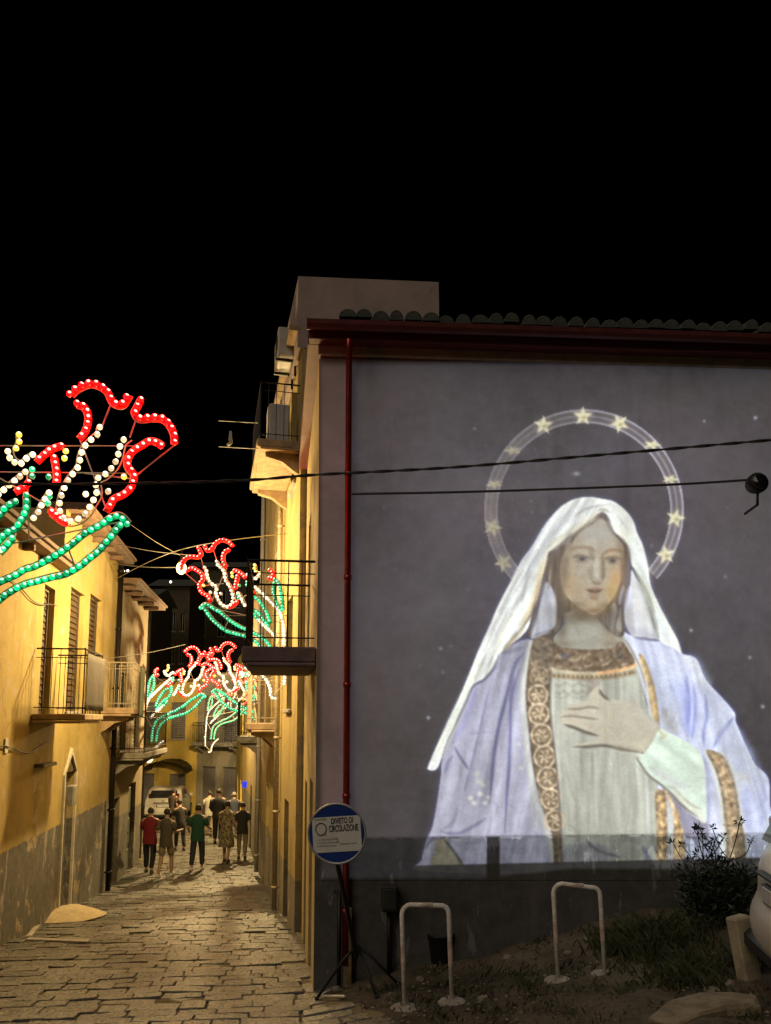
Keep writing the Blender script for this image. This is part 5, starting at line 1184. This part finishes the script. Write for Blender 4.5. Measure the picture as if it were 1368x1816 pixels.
# ------------------------------------------------------------------ cars (x forward from the rear bumper, y left, z up)
M_TYRE = plain('tyre_rubber', (.015,.015,.015), .85, 0, .2, 20); M_RIMW = plain('grey_wheel_rim', (.35,.35,.36), .35, .7, .1); M_TRIM = plain('black_car_trim', (.02,.02,.021), .55, 0, .15, 10)
M_TAIL = plain('red_tail_lamp', (.22,.012,.012), .18, 0, .1); M_PLATE = plain('white_number_plate', (.62,.62,.60), .45, 0, .05); M_CHROME = plain('chrome', (.6,.6,.6), .15, 1, .05)
M_CGLASS = plain('car_glass', (.02,.022,.025), .06, 0, .1, 3)
def car(label, M_, body, L=4.0, W=1.72, tail=None):
    r_ = empty('parked_car', label, 'car', None); LOCALS.add(r_.name); setw(r_, M_)
    # side outline, rear at x=0
    prof = [(.06,.26),(.0,.36),(-.03,.50),(.0,.62),(.06,.70),(.05,.80),(.08,.98),(.16,1.08),(.30,1.36),(.40,1.47),(.62,1.53),(1.5,1.56),(2.05,1.50),(2.75,1.06),(3.05,.98),(3.7,.88),(3.93,.70),(4.0,.50),(3.96,.30),(3.80,.24)]
    sc_ = L/4.0; prof = [(x*sc_, z) for x, z in prof]
    st = [(-1,.92),(-.97,.98),(-.88,1),(-.5,1),(0,1),(.5,1),(.88,1),(.97,.98),(1,.92)]
    k = MB(); n = len(prof)
    for y, s in st:
        for x, z in prof:
            tum = 1-.17*max(0,(z-.95)/.6); e = abs(y); xr = x+(.12*(e**4) if x < 1 else -.14*(e**4) if x > 3*sc_ else 0)
            zz = z if e < .9 else .24+(z-.24)*s
            k.v.append((xr, y*W/2*tum, zz))
    for i in range(len(st)-1):
        for j in range(n-1): k.f.append((i*n+j,i*n+j+1,(i+1)*n+j+1,(i+1)*n+j)); k.m.append(0)
        k.f.append((i*n+n-1,i*n,(i+1)*n,(i+1)*n+n-1)); k.m.append(0)
    k.f.append(tuple(range(n))[::-1]); k.f.append(tuple(range((len(st)-1)*n,len(st)*n))); k.m += [0,0]
    bo = k.build('body', body, r_, True)
    md = bo.modifiers.new('round','SUBSURF'); md.levels = 1; md.render_levels = 1
    def strip(name, pts, m, parent=r_):          # pane from corner points
        k = MB(); k.add(pts, [tuple(range(len(pts)))]); return k.build(name, m, parent)
    y = W/2
    def sidep(x, z, s): tum = 1-.17*max(0,(z-.95)/.6); return (x, s*(y*tum+.004), z)
    strip('rear_window', [(.145,-y*.74,1.10),(.145,y*.74,1.10),(.305,y*.66,1.42),(.305,-y*.66,1.42)], M_CGLASS)
    strip('windscreen', [(2.72*sc_,-y*.78,1.09),(2.72*sc_,y*.78,1.09),(2.10*sc_,y*.68,1.48),(2.10*sc_,-y*.68,1.48)], M_CGLASS)
    for s in (-1,1):
        strip('side_window', [sidep(.55,1.06,s),sidep(1.35*sc_,1.04,s),sidep(1.33*sc_,1.46,s),sidep(.72,1.42,s)], M_CGLASS)
        strip('side_window', [sidep(1.42*sc_,1.04,s),sidep(2.5*sc_,1.06,s),sidep(2.05*sc_,1.42,s),sidep(1.42*sc_,1.46,s)], M_CGLASS)
        k = MB(); k.bbox((.215,min(s*y*.70,s*y*.80),1.0),(.33,max(s*y*.70,s*y*.80),1.28),.02); k.build('tail_lamp', tail or M_TAIL, r_)
        k = MB(); k.bbox((3.72*sc_,min(s*y*.60,s*y*.9),.66),(3.92*sc_,max(s*y*.60,s*y*.9),.82),.03); k.build('headlamp', M_CHROME, r_)
        k = MB(); k.bbox((2.35*sc_,min(s*(y+.01),s*(y+.17)),1.0),(2.47*sc_,max(s*(y+.01),s*(y+.17)),1.13),.03); k.build('wing_mirror', body, r_)
        for x in (.72*sc_,3.22*sc_):
            w = MB(); w.lathe([(.20,-.09),(.30,-.10),(.315,-.06),(.315,.06),(.30,.10),(.20,.09)], 22, 0, Matrix.Translation((x,s*(y-.09),.315)) @ Matrix.Rotation(math.pi/2,4,'X')); wo = w.build('wheel', M_TYRE, r_, True)
            w = MB(); w.lathe([(.02,-.10),(.19,-.095),(.205,-.06),(.205,.06),(.19,.095),(.02,.10)], 16, 0, Matrix.Translation((x,s*(y-.085),.315)) @ Matrix.Rotation(math.pi/2,4,'X')); w.build('rim', M_RIMW, wo, True)
    k = MB(); k.bbox((-.0,-y*.88,.27),(.16,y*.88,.42),.04); k.build('bumper_trim', M_TRIM, r_)
    k = MB(); k.bbox((.03,-.5*y,.875),(.09,.5*y,.91),.012); k.build('boot_handle', M_TRIM, r_)
    k = MB(); k.bbox((.03,-.29,.70),(.075,.29,.84),.006); k.build('plate_frame', M_TRIM, r_)
    k = MB(); k.bbox((.022,-.26,.715),(.034,.26,.825),.004); pl = k.build('number_plate', M_PLATE, r_)
    k = MB(); k.tube([(.068,.045*math.cos(t),.985+.032*math.sin(t)) for t in np.linspace(0,2*math.pi,19)[:-1]], .006, 5, closed=True); k.tube([(.07,-.03,.985),(.07,.0,.965),(.07,.03,.985)], .006, 5); k.build('emblem', M_CHROME, r_)
    k = MB(); k.bbox((1.85*sc_,-y-.002,.78),(1.99*sc_,-y+.02,.81),.006); k.bbox((1.85*sc_,y-.02,.78),(1.99*sc_,y+.002,.81),.006); k.build('door_handle', body, r_)
    return r_
cc = G(1338,1742)
hd = Vector((.985,-.17,0)).normalized(); lf = Vector((-hd.y, hd.x, 0))
zc = min(gz(cc.x+hd.x*q, cc.y+hd.y*q) for q in (0,1.5,3))
# far rear corner of the near car stands where the sight line meets the ground
org = Vector((cc.x,cc.y,0))-lf*.84-hd*.08
MC = Matrix((hd, lf, Vector((0,0,1)))).transposed().to_4x4(); MC.translation = Vector((org.x, org.y, gz(cc.x,cc.y)-.0)); MC = MC @ Matrix.Scale(1.07,4)
car('cream white hatchback whose rear just enters the frame at lower right', MC, plain('cream_car_paint',(.66,.62,.52),.28,0,.04,3), tail=plain('clear_grey_lens',(.4,.4,.4),.15,0,.1))
hd = Vector((-.12,1,0)).normalized(); lf = Vector((-hd.y, hd.x, 0))
cb = P(288,1462,34.0); MC = Matrix((hd, lf, Vector((0,0,1)))).transposed().to_4x4(); MC.translation = Vector((cb.x, cb.y, gz(cb.x,cb.y)+.02))
car('white hatchback parked far down the street behind the walkers', MC, plain('white_car_paint',(.6,.58,.54),.3,0,.04,3), 3.8, 1.68)

# ------------------------------------------------------------------ people walking away down the street
def skin_mesh(nodes, edges, radii, name, mat, sub=1):
    me = bpy.data.meshes.new(name); me.from_pydata([tuple(n) for n in nodes], edges, []); ob = bpy.data.objects.new(name, me); COL.objects.link(ob)
    ob.modifiers.new('skin','SKIN'); 
    for i, r_ in enumerate(radii):
        v = me.skin_vertices[0].data[i]; v.radius = (r_, r_) if not isinstance(r_, tuple) else r_; v.use_root = (i == 0)
    s_ = ob.modifiers.new('sub','SUBSURF'); s_.levels = sub; s_.render_levels = sub
    dg = bpy.context.evaluated_depsgraph_get(); dg.update(); out = bpy.data.meshes.new_from_object(ob.evaluated_get(dg)); bpy.data.objects.remove(ob); bpy.data.meshes.remove(me)
    out.name = name; out.materials.clear(); out.materials.append(mat); out.polygons.foreach_set('use_smooth',[True]*len(out.polygons)); return out
M_SKIN = plain('skin', (.36,.22,.15), .6, 0, .08, 12); M_HAIR = plain('dark_hair', (.02,.016,.013), .7, 0, .3, 40); M_HAIRG = plain('grey_hair', (.22,.20,.18), .7, 0, .3, 40); M_SHOE = plain('dark_shoes', (.03,.028,.025), .6); M_SHOEW = plain('white_shoes', (.55,.53,.5), .6)
def person(px, foot_y, h, face, shirt, legs, label, shorts=False, hair=M_HAIR, stride=.16, lean=0., arms=(.1,-.1), shoes=M_SHOE, dress=False, longs=False, elbow=.25, build=1.0):
    q = G(px, foot_y); r_ = empty('person', label, 'person', 'people walking down the street', q); LOCALS.add(r_.name)
    setw(r_, Matrix.Translation(q) @ Matrix.Rotation(face,4,'Z') @ Matrix.Scale(h/1.72,4))     # local +y is forward
    b = build; f = stride; ln = lean
    def T(x, y, z): return Vector((x, y+ln*max(0,z-.92), z-abs(ln)*.12*max(0,z-.92)))
    sh, el, wr = .19*b, .225*b, .235*b
    nd = [T(0,0,.94),T(0,.01,1.08),T(0,.0,1.25),T(0,-.01,1.40),T(0,0,1.49),T(0,.02,1.55),T(0,.02,1.64),T(0,.02,1.70)]
    rd = [(.135*b,.105*b),(.125*b,.10*b),(.15*b,.11*b),(.12*b,.085*b),.055,.062,.080,.055]
    ed = [(i,i+1) for i in range(7)]
    def chain(start, pts, rs):
        p = start
        for a, r0 in zip(pts, rs): nd.append(a); rd.append(r0); ed.append((p, len(nd)-1)); p = len(nd)-1
        return p
    wrists = []
    for s, a in ((-1,arms[0]),(1,arms[1])):
        e = T(s*el, -.02+a*.5, 1.14); w_ = T(s*wr, .06+a+elbow*.45, .92+elbow*.35)
        chain(3, [T(s*sh,-.005,1.385), e, w_, w_+(w_-e).normalized()*.09], [.058*b,.043,.030,.034]); wrists.append((s, e, w_))
    feet = []
    for s, st_ in ((-1,f),(1,-f)):
        kx = .10*b; hip = Vector((s*.09*b,0,.88)); kn = Vector((s*kx, st_*.55+.05, .50)); an = Vector((s*kx, st_-(.05 if st_ < 0 else 0), .09+(.03 if st_ < 0 else 0)))
        chain(0, [hip, kn, an, an+Vector((0,.06,-.05)), an+Vector((s*.015,.15,-.06+(.0 if st_ > 0 else -.01)))], [.092*b,.062*b,.042,.038,.030]); feet.append((s, kn, an, hip))
    bm_ = skin_mesh(nd, ed, rd, 'body', M_SKIN)
    # fingers and facial relief joined into the same body mesh
    x_ = MB()
    for s, e, w_ in wrists:
        d = (w_-e).normalized(); pc = w_+d*.10; sd = d.cross(Vector((s,0,0))).normalized()
        for i, (o_, l_) in enumerate(((-.03,.062),(-.01,.075),(.01,.070),(.03,.055))):
            p0 = pc+sd*o_-d*.02; x_.tube([p0, p0+d*l_*.55, p0+d*l_-Vector((s*.015,0,0))], [.0095,.009,.007], 5)
        p0 = w_+d*.03+sd*.03; x_.tube([p0, p0+d*.03+sd*.025, p0+d*.06+sd*.028], [.011,.010,.008], 5)
    hc = T(0,.02,1.63)
    x_.tube([hc+Vector((0,.075,.015)), hc+Vector((0,.10,-.015)), hc+Vector((0,.085,-.022))], [.008,.014,.010], 6)
    for s in (-1,1): x_.tube([hc+Vector((s*.078,0,.02)), hc+Vector((s*.090,-.01,.0)), hc+Vector((s*.078,0,-.03))], [.010,.016,.008], 6)
    import bmesh
    bb_ = bmesh.new(); bb_.from_mesh(bm_); t_ = bpy.data.meshes.new('t'); t_.from_pydata(x_.v, [], x_.f); bb_.from_mesh(t_); bb_.to_mesh(bm_); bb_.free(); bpy.data.meshes.remove(t_)
    bm_.polygons.foreach_set('use_smooth',[True]*len(bm_.polygons)); link('body', bm_, r_)
    # clothing
    k = MB(); rings = [(.455,.235,.20),(.60,.215,.185),(.78,.188,.155)] if dress else [(.775,.172,.128)]
    rings += [(.86,.176,.130),(.95,.166,.122),(1.08,.156,.116),(1.25,.176,.124),(1.36,.188,.122),(1.42,.172,.112),(1.465,.10,.09),(1.49,.07,.072)]
    n_ = 18; wr_ = random.Random(int(px))
    for z, rx, ry in rings:
        c0 = T(0,-.004,z)
        for i in range(n_):
            t = 2*math.pi*i/n_; fo = 1+(.035*math.sin(5*t+z*9)+wr_.uniform(-.02,.02))*(1 if z < 1.3 else .2); k.v.append(tuple(c0+Vector((rx*b*fo*math.cos(t), ry*b*fo*math.sin(t), .012*math.sin(3*t) if z < .8 else 0))))
    for j in range(len(rings)-1):
        for i in range(n_): k.f.append((j*n_+i,j*n_+(i+1)%n_,(j+1)*n_+(i+1)%n_,(j+1)*n_+i)); k.m.append(0)
    for s, e, w_ in wrists:
        S_ = T(s*sh*.86,-.005,1.385); tip_ = w_ if longs else S_.lerp(e,.82)
        k.tube([S_, S_.lerp(e,.35), (e if longs else S_.lerp(e,.6)), tip_], [.072*b,.070*b,.062*b,.058*b if not longs else .042], 12)
    k.build('shirt' if not dress else 'dress', shirt, r_, True)
    if legs is not None:
        nd3 = [Vector((0,0,1.06)),Vector((0,0,.88))]; rd3 = [(.128*b,.102*b),(.145*b,.115*b)]; ed3 = [(0,1)]
        for s, kn, an, hip in feet:
            i0 = len(nd3); e_ = kn.lerp(an,-.02) if shorts else an+Vector((0,0,.03))
            nd3 += [hip, kn if not shorts else hip.lerp(kn,.6), e_]; rd3 += [.105*b,.078*b if not shorts else .10*b,.062*b if not shorts else .095*b]; ed3 += [(1,i0),(i0,i0+1),(i0+1,i0+2)]
        link('shorts' if shorts else 'trousers', skin_mesh(nd3, ed3, rd3, 'trousers', legs), r_)
    for s, kn, an, hip in feet:
        k = MB(); M2 = Matrix.Translation(an+Vector((s*.006,.05,-.05)))
        k.lathe([(.02,-.04),(.05,-.038),(.055,-.01),(.045,.03),(.03,.055)], 12, 0, M2 @ Matrix.Diagonal((.9,2.3,1,1))); k.build('shoe', shoes, r_, True)
    k = MB(); prof = [(.086*math.cos(t)+.001, .092*math.sin(t)) for t in np.linspace(-.95,math.pi/2,8)]
    k.lathe(prof, 14, 0, Matrix.Translation(hc+Vector((0,-.014,.018))) @ Matrix.Rotation(R(-22),4,'X')); k.build('hair', hair, r_, True)
    return r_
def cloth(n, c, v=.15, k=.62): return plain(n, tuple(q*k for q in c), .85, 0, v, 22)
M_PRINT = (lambda: None)
def printed(name):
    m, ns, ls, b = nt(name); tc = N(ns,'ShaderNodeTexCoord').outputs['Object']
    c = mix(ns, ls, ramp(ns, ls, noise(ns, ls, 16, 3, .6, tc), .44, .56), (.28,.23,.14), (.08,.07,.045)); ls.new(c, b.inputs['Base Color']); b.inputs['Roughness'].default_value = .9; return m
person(264,1549,1.70,.05,cloth('red_shirt',(.24,.012,.02)),cloth('black_trousers',(.015,.015,.018)),'person in a red shirt and dark trousers at the left of the walkers',arms=(.22,-.12),stride=.15,elbow=.5,build=1.1)
person(293,1556,1.72,-.1,cloth('olive_shirt',(.10,.085,.06)),cloth('tan_shorts',(.32,.25,.15)),'person in an olive top and pale shorts beside the red shirt',shorts=True,shoes=M_SHOEW,stride=-.16,arms=(-.18,.1),elbow=.6)
person(319,1509,1.62,.5,cloth('charcoal_shirt',(.02,.02,.022)),cloth('charcoal_trousers',(.018,.018,.02)),'person in dark clothes bending forward left of the green shirt',lean=.32,arms=(.2,.15),stride=.14)
person(349,1544,1.74,0,cloth('green_shirt',(.010,.085,.05)),cloth('navy_jeans',(.03,.035,.05)),'person in a green shirt walking in the middle of the street',shoes=M_SHOEW,stride=-.12,arms=(-.15,.2),elbow=.35,build=1.08)
person(370,1483,1.66,.2,cloth('white_shirt',(.5,.47,.4)),cloth('beige_trousers',(.30,.25,.17)),'person in white half hidden behind the green shirt',stride=.1)
person(386,1497,1.86,.0,cloth('black_shirt',(.014,.014,.016)),cloth('black_jeans',(.016,.016,.02)),'tall person all in black in the middle distance',stride=.12,longs=True,build=1.1)
person(401,1530,1.74,-.15,printed('printed_dress_cloth'),None,'person in a patterned knee length dress right of centre',dress=True,stride=.13,arms=(.1,-.1))
person(429,1524,1.66,.1,cloth('dark_top',(.02,.02,.022)),cloth('khaki_trousers',(.28,.24,.17)),'person in a dark top and khaki trousers close to the right wall',stride=.07,elbow=.5)
person(306,1478,1.68,-.3,cloth('brown_shirt',(.07,.05,.035)),cloth('dark_skirt_cloth',(.03,.028,.03)),'person in brown between the parked car and the bending figure',stride=.18,arms=(.25,-.2))
person(414,1486,1.64,.3,cloth('faded_blue_shirt',(.06,.075,.11)),cloth('grey_trousers',(.06,.058,.055)),'person in faded blue far off near the right hand houses',stride=.17,arms=(-.2,.25),hair=M_HAIRG)

# ------------------------------------------------------------------ shrub, weeds, post, rubble
M_LEAF = plain('dark_shrub_leaf', (.022,.035,.016), .6, 0, .4, 10); M_TWIG = plain('shrub_twig', (.045,.034,.022), .8, 0, .2, 20); M_GRASS = plain('dry_grass', (.05,.058,.022), .8, 0, .5, 4)
sr = random.Random(21); base = G(1300,1668); base.y += .35; base.z = gz(base.x, base.y)
sb = empty('shrub', 'dark spiky shrub in front of the wall at the right, beside the car', 'shrub', None, base)
br_ = MB(); lv = MB()
def leafs(c, n, R_, ll):
    for _ in range(n):
        d = Vector((sr.gauss(0,1), sr.gauss(0,1), sr.gauss(.35,.8))).normalized(); p = c+d*R_*sr.uniform(.1,1); d2 = (d+Vector((sr.gauss(0,.4),sr.gauss(0,.4),sr.gauss(.2,.4)))).normalized(); s_ = d2.orthogonal().normalized(); s_ = (Matrix.Rotation(sr.uniform(0,6.28),3,d2) @ s_); l_ = ll*sr.uniform(.6,1.3)
        lv.add([p, p+d2*l_*.45+s_*l_*.17, p+d2*l_, p+d2*l_*.45-s_*l_*.17], [(0,1,2,3)])
for i in range(26):
    an = sr.uniform(0,6.28); sp2 = sr.uniform(.05,.42); hgt = sr.uniform(.32,.74)*(1-.35*sp2); tip = base+Vector((math.cos(an)*sp2*1.05+.05, math.sin(an)*sp2*.7, hgt)); mid_ = base.lerp(tip,.5)+Vector((sr.gauss(0,.05),sr.gauss(0,.04),.05))
    pts = crom([base+Vector((sr.gauss(0,.05),sr.gauss(0,.04),0)), mid_, tip], 5); br_.tube(pts, [.014*(1-.07*j) for j in range(len(pts))], 5)
    for t in (.35,.5,.65,.8): leafs(base.lerp(tip,t)+Vector((sr.gauss(0,.05),sr.gauss(0,.05),0)), 34, .17, .075)
    leafs(tip, 14, .06, .06)
for i in range(13):                                # bare twigs with small rosettes that stand out against the picture
    p0 = base+Vector((sr.uniform(-.15,.25), sr.uniform(-.1,.1), sr.uniform(.48,.62))); tp = p0+Vector((sr.uniform(-.30,.26), sr.uniform(-.1,.1), sr.uniform(.12,.42)))
    br_.tube(crom([p0, p0.lerp(tp,.5)+Vector((sr.gauss(0,.03),0,-.03)), tp],5), .0055, 4); leafs(tp, 18, .028, .045)
br_.build('branches', M_TWIG, sb); tag(lv.build('foliage', M_LEAF, sb), kind='stuff')
# low weeds
wd_ = MB()
def tuft(c, n, R_, hh):
    for _ in range(n):
        p = c+Vector((sr.gauss(0,R_), sr.gauss(0,R_), 0)); p.z = gz(p.x,p.y)-.01; a = sr.uniform(0,6.28); d = Vector((math.cos(a),math.sin(a),0)); h_ = hh*sr.uniform(.4,1.3); w = d.cross(Vector((0,0,1)))*.008
        wd_.add([p-w, p+w, p+d*h_*.3+Vector((0,0,h_*.7))+w*.6, p+d*h_*.75+Vector((0,0,h_))], [(0,1,2,3)])
for _ in range(170):
    x = sr.uniform(640,1360); y = sr.uniform(1640,1816)
    c = G(x,y)
    if c.y > FW.p0.y+.06*(c.x-FW.p0.x)-.05 or c.x < XR(c.y)+.35: continue
    tuft(c, sr.randrange(8,40), .08, .05)
for x,y,n,hh in ((1120,1690,260,.16),(1160,1670,260,.18),(1080,1668,120,.12),(1210,1720,200,.14),(1250,1735,160,.14),(1180,1740,200,.10),(1230,1650,160,.16),(1100,1760,60,.08),(930,1750,70,.08),(880,1728,50,.07),(1320,1700,90,.12)): tuft(G(x,y), n, .13, hh)
tag(wd_.build('weeds', M_GRASS), 'low weeds and dry grass on the earth below the wall', 'weeds', None, 'stuff')
# leaning concrete post
A = G(1330,1740); pc_ = empty('concrete_post', 'short leaning concrete post between the shrub and the car', 'post', None, A)
D = A.y*CP+A.z*SP; hh = 112/FPX*D; M2 = Matrix.Translation(A) @ Matrix.Rotation(R(-8),4,'Y') @ Matrix.Rotation(R(20),4,'Z')
k = MB(); k.bbox((-.085,-.06,-.1),(.085,.06,hh),.014,0,M2); k.build('shaft', plain('yellowed_concrete',(.40,.34,.22),.9,0,.25,7,.5), pc_)
k = MB(); k.tube([M2 @ Vector((.03+.03*math.cos(t),-.066,hh*.72+.03*math.sin(t))) for t in np.linspace(math.pi,2.1*math.pi,9)], .006, 5); k.build('iron_hook', M_IRON, pc_)
# loose stones
def rock(c, s, seed, m):
    import bmesh
    b_ = bmesh.new(); bmesh.ops.create_icosphere(b_, subdivisions=2, radius=1); 
    for v in b_.verts: v.co *= 1+.35*mn.noise(v.co*1.3+Vector((seed,0,0))); v.co.z *= .62
    me = bpy.data.meshes.new('stone'); b_.to_mesh(me); b_.free(); me.transform(Matrix.Translation(c) @ Matrix.Rotation(seed,4,'Z') @ Matrix.Diagonal((s,s*.8,s*.8,1))); me.materials.append(m); return link('stone', me)
M_ROCK = plain('pale_rubble', (.22,.19,.14), .9, 0, .3, 8, .5)
for i,(x,y,s,lb) in enumerate(((607,1741,.075,'pale stone at the foot of the wooden plank'),(598,1756,.06,'rounded stone just in front of the plank'),(628,1741,.045,'small stone between the plank and the sign stand'),(745,1738,.05,'small stone behind the first hoop barrier'),(858,1772,.05,'low stone right of the first hoop barrier'),(1045,1668,.06,'stone on the bank below the picture'),(1008,1692,.05,'small stone just left of the second hoop'),(1262,1760,.07,'broken concrete lump in front of the leaning post'),(1295,1748,.07,'flat rubble piece touching the leaning post'),(968,1733,.035,'pebble at the foot of the second hoop'),(1128,1752,.035,'pale pebble among the weeds'),(900,1700,.05,'half buried stone on the bank left of the second hoop'))):
    c = G(x,y); c.z += s*.2; tag(rock(c, s, i*1.7, M_ROCK), lb, 'stone', 'loose stones below the wall')
pb = MB(); pr_ = random.Random(9)
for _ in range(420):
    x = pr_.uniform(600,1368); y = pr_.uniform(1690,1816); c = G(x,y)
    if c.x < XR(c.y)+.1 or c.y > 8.2: continue
    s = pr_.uniform(.006,.022); pb.add([c+Vector((s*a,s*b,s*.6*cz+.003)) for a,b,cz in ((1,0,0),(0,1,0),(-1,.1,0),(0,-1,0),(.1,.1,1))],[(0,1,4),(1,2,4),(2,3,4),(3,0,4)])
tag(pb.build('gravel', M_ROCK), 'scattered gravel on the bare earth', 'gravel', None, 'stuff')
# earth bank along the foot of the wall
# pale cement heap and threshold by the narrow door at left
q = G(128,1628); k = MB(); n1, n2 = 18, 7
for j in range(n2):
    for i in range(n1):
        t = 2*math.pi*i/n1; r0 = j/(n2-1); rx = .62*r0*(1+.18*mn.noise(Vector((math.cos(t)*1.4,math.sin(t)*1.4,3)))); ry = .85*r0
        p = q+Vector((rx*math.cos(t)-.1, ry*math.sin(t)+.1, 0)); p.z = gz(p.x,p.y)+.015+.20*(1-r0**1.6)+.02*mn.noise(p*4); k.v.append(tuple(p))
for j in range(n2-1):
    for i in range(n1): k.f.append((j*n1+i,j*n1+(i+1)%n1,(j+1)*n1+(i+1)%n1,(j+1)*n1+i)); k.m.append(0)
tag(k.build('sand_heap', plain('pale_sand',(.52,.42,.26),.95,0,.15,9,.5), None, True), 'low pale heap of sand on the street by the narrow door', 'sand heap')
k = MB(); A, B = G(48,1668), G(158,1672); k.bbox((0,-.05,-.03),((B-A).length,.05,.035),.012,0,Matrix.Translation(A) @ Matrix.Rotation(math.atan2(B.y-A.y,B.x-A.x),4,'Z') @ Matrix.Rotation(-math.atan2(B.z-A.z,math.hypot(B.x-A.x,B.y-A.y)),4,'Y')); tag(k.build('kerb_stone', M_LED), 'narrow pale kerb stone laid across the paving near the left wall', 'kerb')
k = MB(); A, B = G(50,1664), G(78,1628); k.bbox((0,-.04,-.03),((B-A).length,.04,.035),.012,0,Matrix.Translation(A) @ Matrix.Rotation(math.atan2(B.y-A.y,B.x-A.x),4,'Z') @ Matrix.Rotation(-math.atan2(B.z-A.z,math.hypot(B.x-A.x,B.y-A.y)),4,'Y')); tag(k.build('kerb_stone', M_LED), 'narrow pale kerb stone running back towards the sand heap', 'kerb')
# striped screen on the first balcony, cloth on the second, sock on the drying rack, blue sign far down
def wavy(M_, w, h, m, name, label, cat, waves=6, amp=.025):
    k = MB(); n_ = 40
    for i in range(n_+1):
        for j in range(9):
            x = w*i/n_; z = h*j/8; k.v.append(tuple(M_ @ Vector((x, amp*math.sin(i/n_*waves*6.28+j*.15)*(.5+.5*(1-j/8)), z))))
    for i in range(n_):
        for j in range(8): k.f.append((i*9+j,(i+1)*9+j,(i+1)*9+j+1,i*9+j+1)); k.m.append(0)
    o = k.build(name, m, None, True); s_ = o.modifiers.new('thick','SOLIDIFY'); s_.thickness = .006; return tag(o, label, cat)
wavy(FLa.mat(ba+.12, zb+.06, .775), 1.35, .9, cloth('grey_striped_cloth',(.16,.14,.12)), 'balcony_screen', 'grey striped cloth screen tied along the front of the first balcony', 'screen', 14, .012)
q_ = FLb.pix(218,1262,.68); wavy(FLb.mat(FLb.L-.75, q_[1]-.1, .735), .5, 1.15, cloth('pale_green_cloth',(.30,.33,.24)), 'hanging_cloth', 'pale green cloth hanging over the second balcony railing', 'cloth', 4, .03)
c = P(409,778,13.2); k = MB(); k.tube([c+Vector((0,0,.13)),c+Vector((.0,0,0)),c+Vector((.01,0,-.07)),c+Vector((-.05,0,-.12))],[.022,.03,.036,.028],8); tag(k.build('hanging_sock', cloth('white_sock',(.6,.6,.58)), None, True), 'white sock hanging from the drying rods beside the top balcony', 'sock')
for y_ in (746,792):
    k = MB(); k.tube([P(388,y_,13.2), P(458,y_+4,12.9)], .008, 6); tag(k.build('drying_rod', M_WIRE), 'thin drying rod %s the hanging sock' % ('above' if y_ < 770 else 'below'), 'rod')
c = P(434,1391,24.0); k = MB(); k.bbox((-.07,-.05,-.10),(.07,.05,.10),.02,0,Matrix.Translation(c)); tag(k.build('blue_shop_sign', emis('blue_lit_sign',(.02,.06,.9),.9)), 'small lit blue sign on the right wall far down the street', 'sign')

# cables and small boxes along the left facades
for a_, z_, lb in ((0.6,-.35,'black cable clipped along the ochre wall below the balcony'),(0.6,1.95,'black cable drooping along the ochre wall above the windows')):
    pts = [FLa.pt(a_+ (sA-1.0)*t, z_-.14*math.sin(t*9.42)**2, .03) for t in np.linspace(0,1,16)]
    cable('facade_cable', pts, .009, lb, 'cable')
k = MB(); k.bbox((0,.003,0),(.28,.12,.36),.012,0,FLb.mat(1.0,-1.55)); k.bbox((.03,.121,.03),(.25,.13,.33),.004,0,FLb.mat(1.0,-1.55)); tag(k.build('gas_meter_box', plain('grey_meter_paint',(.30,.29,.26),.6,0,.2)), 'grey meter box on the yellow wall near the narrow door', 'meter box')

# worn concrete slab edge at the lower right
pts = [G(x,y) for x,y in ((1150,1815),(1185,1788),(1240,1772),(1300,1768),(1342,1776),(1350,1792),(1290,1800),(1240,1814),(1200,1828))]
k = MB(); n_ = len(pts); cz = sum((p for p in pts), Vector())/n_
k.v = [tuple(p+Vector((0,0,-.05))) for p in pts]+[tuple(p+Vector((0,0,.035+.012*math.sin(i*2.1)))) for i, p in enumerate(pts)]+[tuple(p.lerp(cz,.12)+Vector((0,0,.055+.01*math.sin(i*1.3)))) for i, p in enumerate(pts)]+[tuple(cz+Vector((0,0,.07)))]
for i in range(n_):
    j = (i+1) % n_; k.f += [(i,j,n_+j,n_+i),(n_+i,n_+j,2*n_+j,2*n_+i),(2*n_+i,2*n_+j,3*n_)]; k.m += [0,0,0]
tag(k.build('concrete_slab', plain('yellowish_worn_concrete',(.26,.21,.13),.9,0,.35,7,.6)), 'low worn concrete slab in the earth at the lower right corner', 'slab')
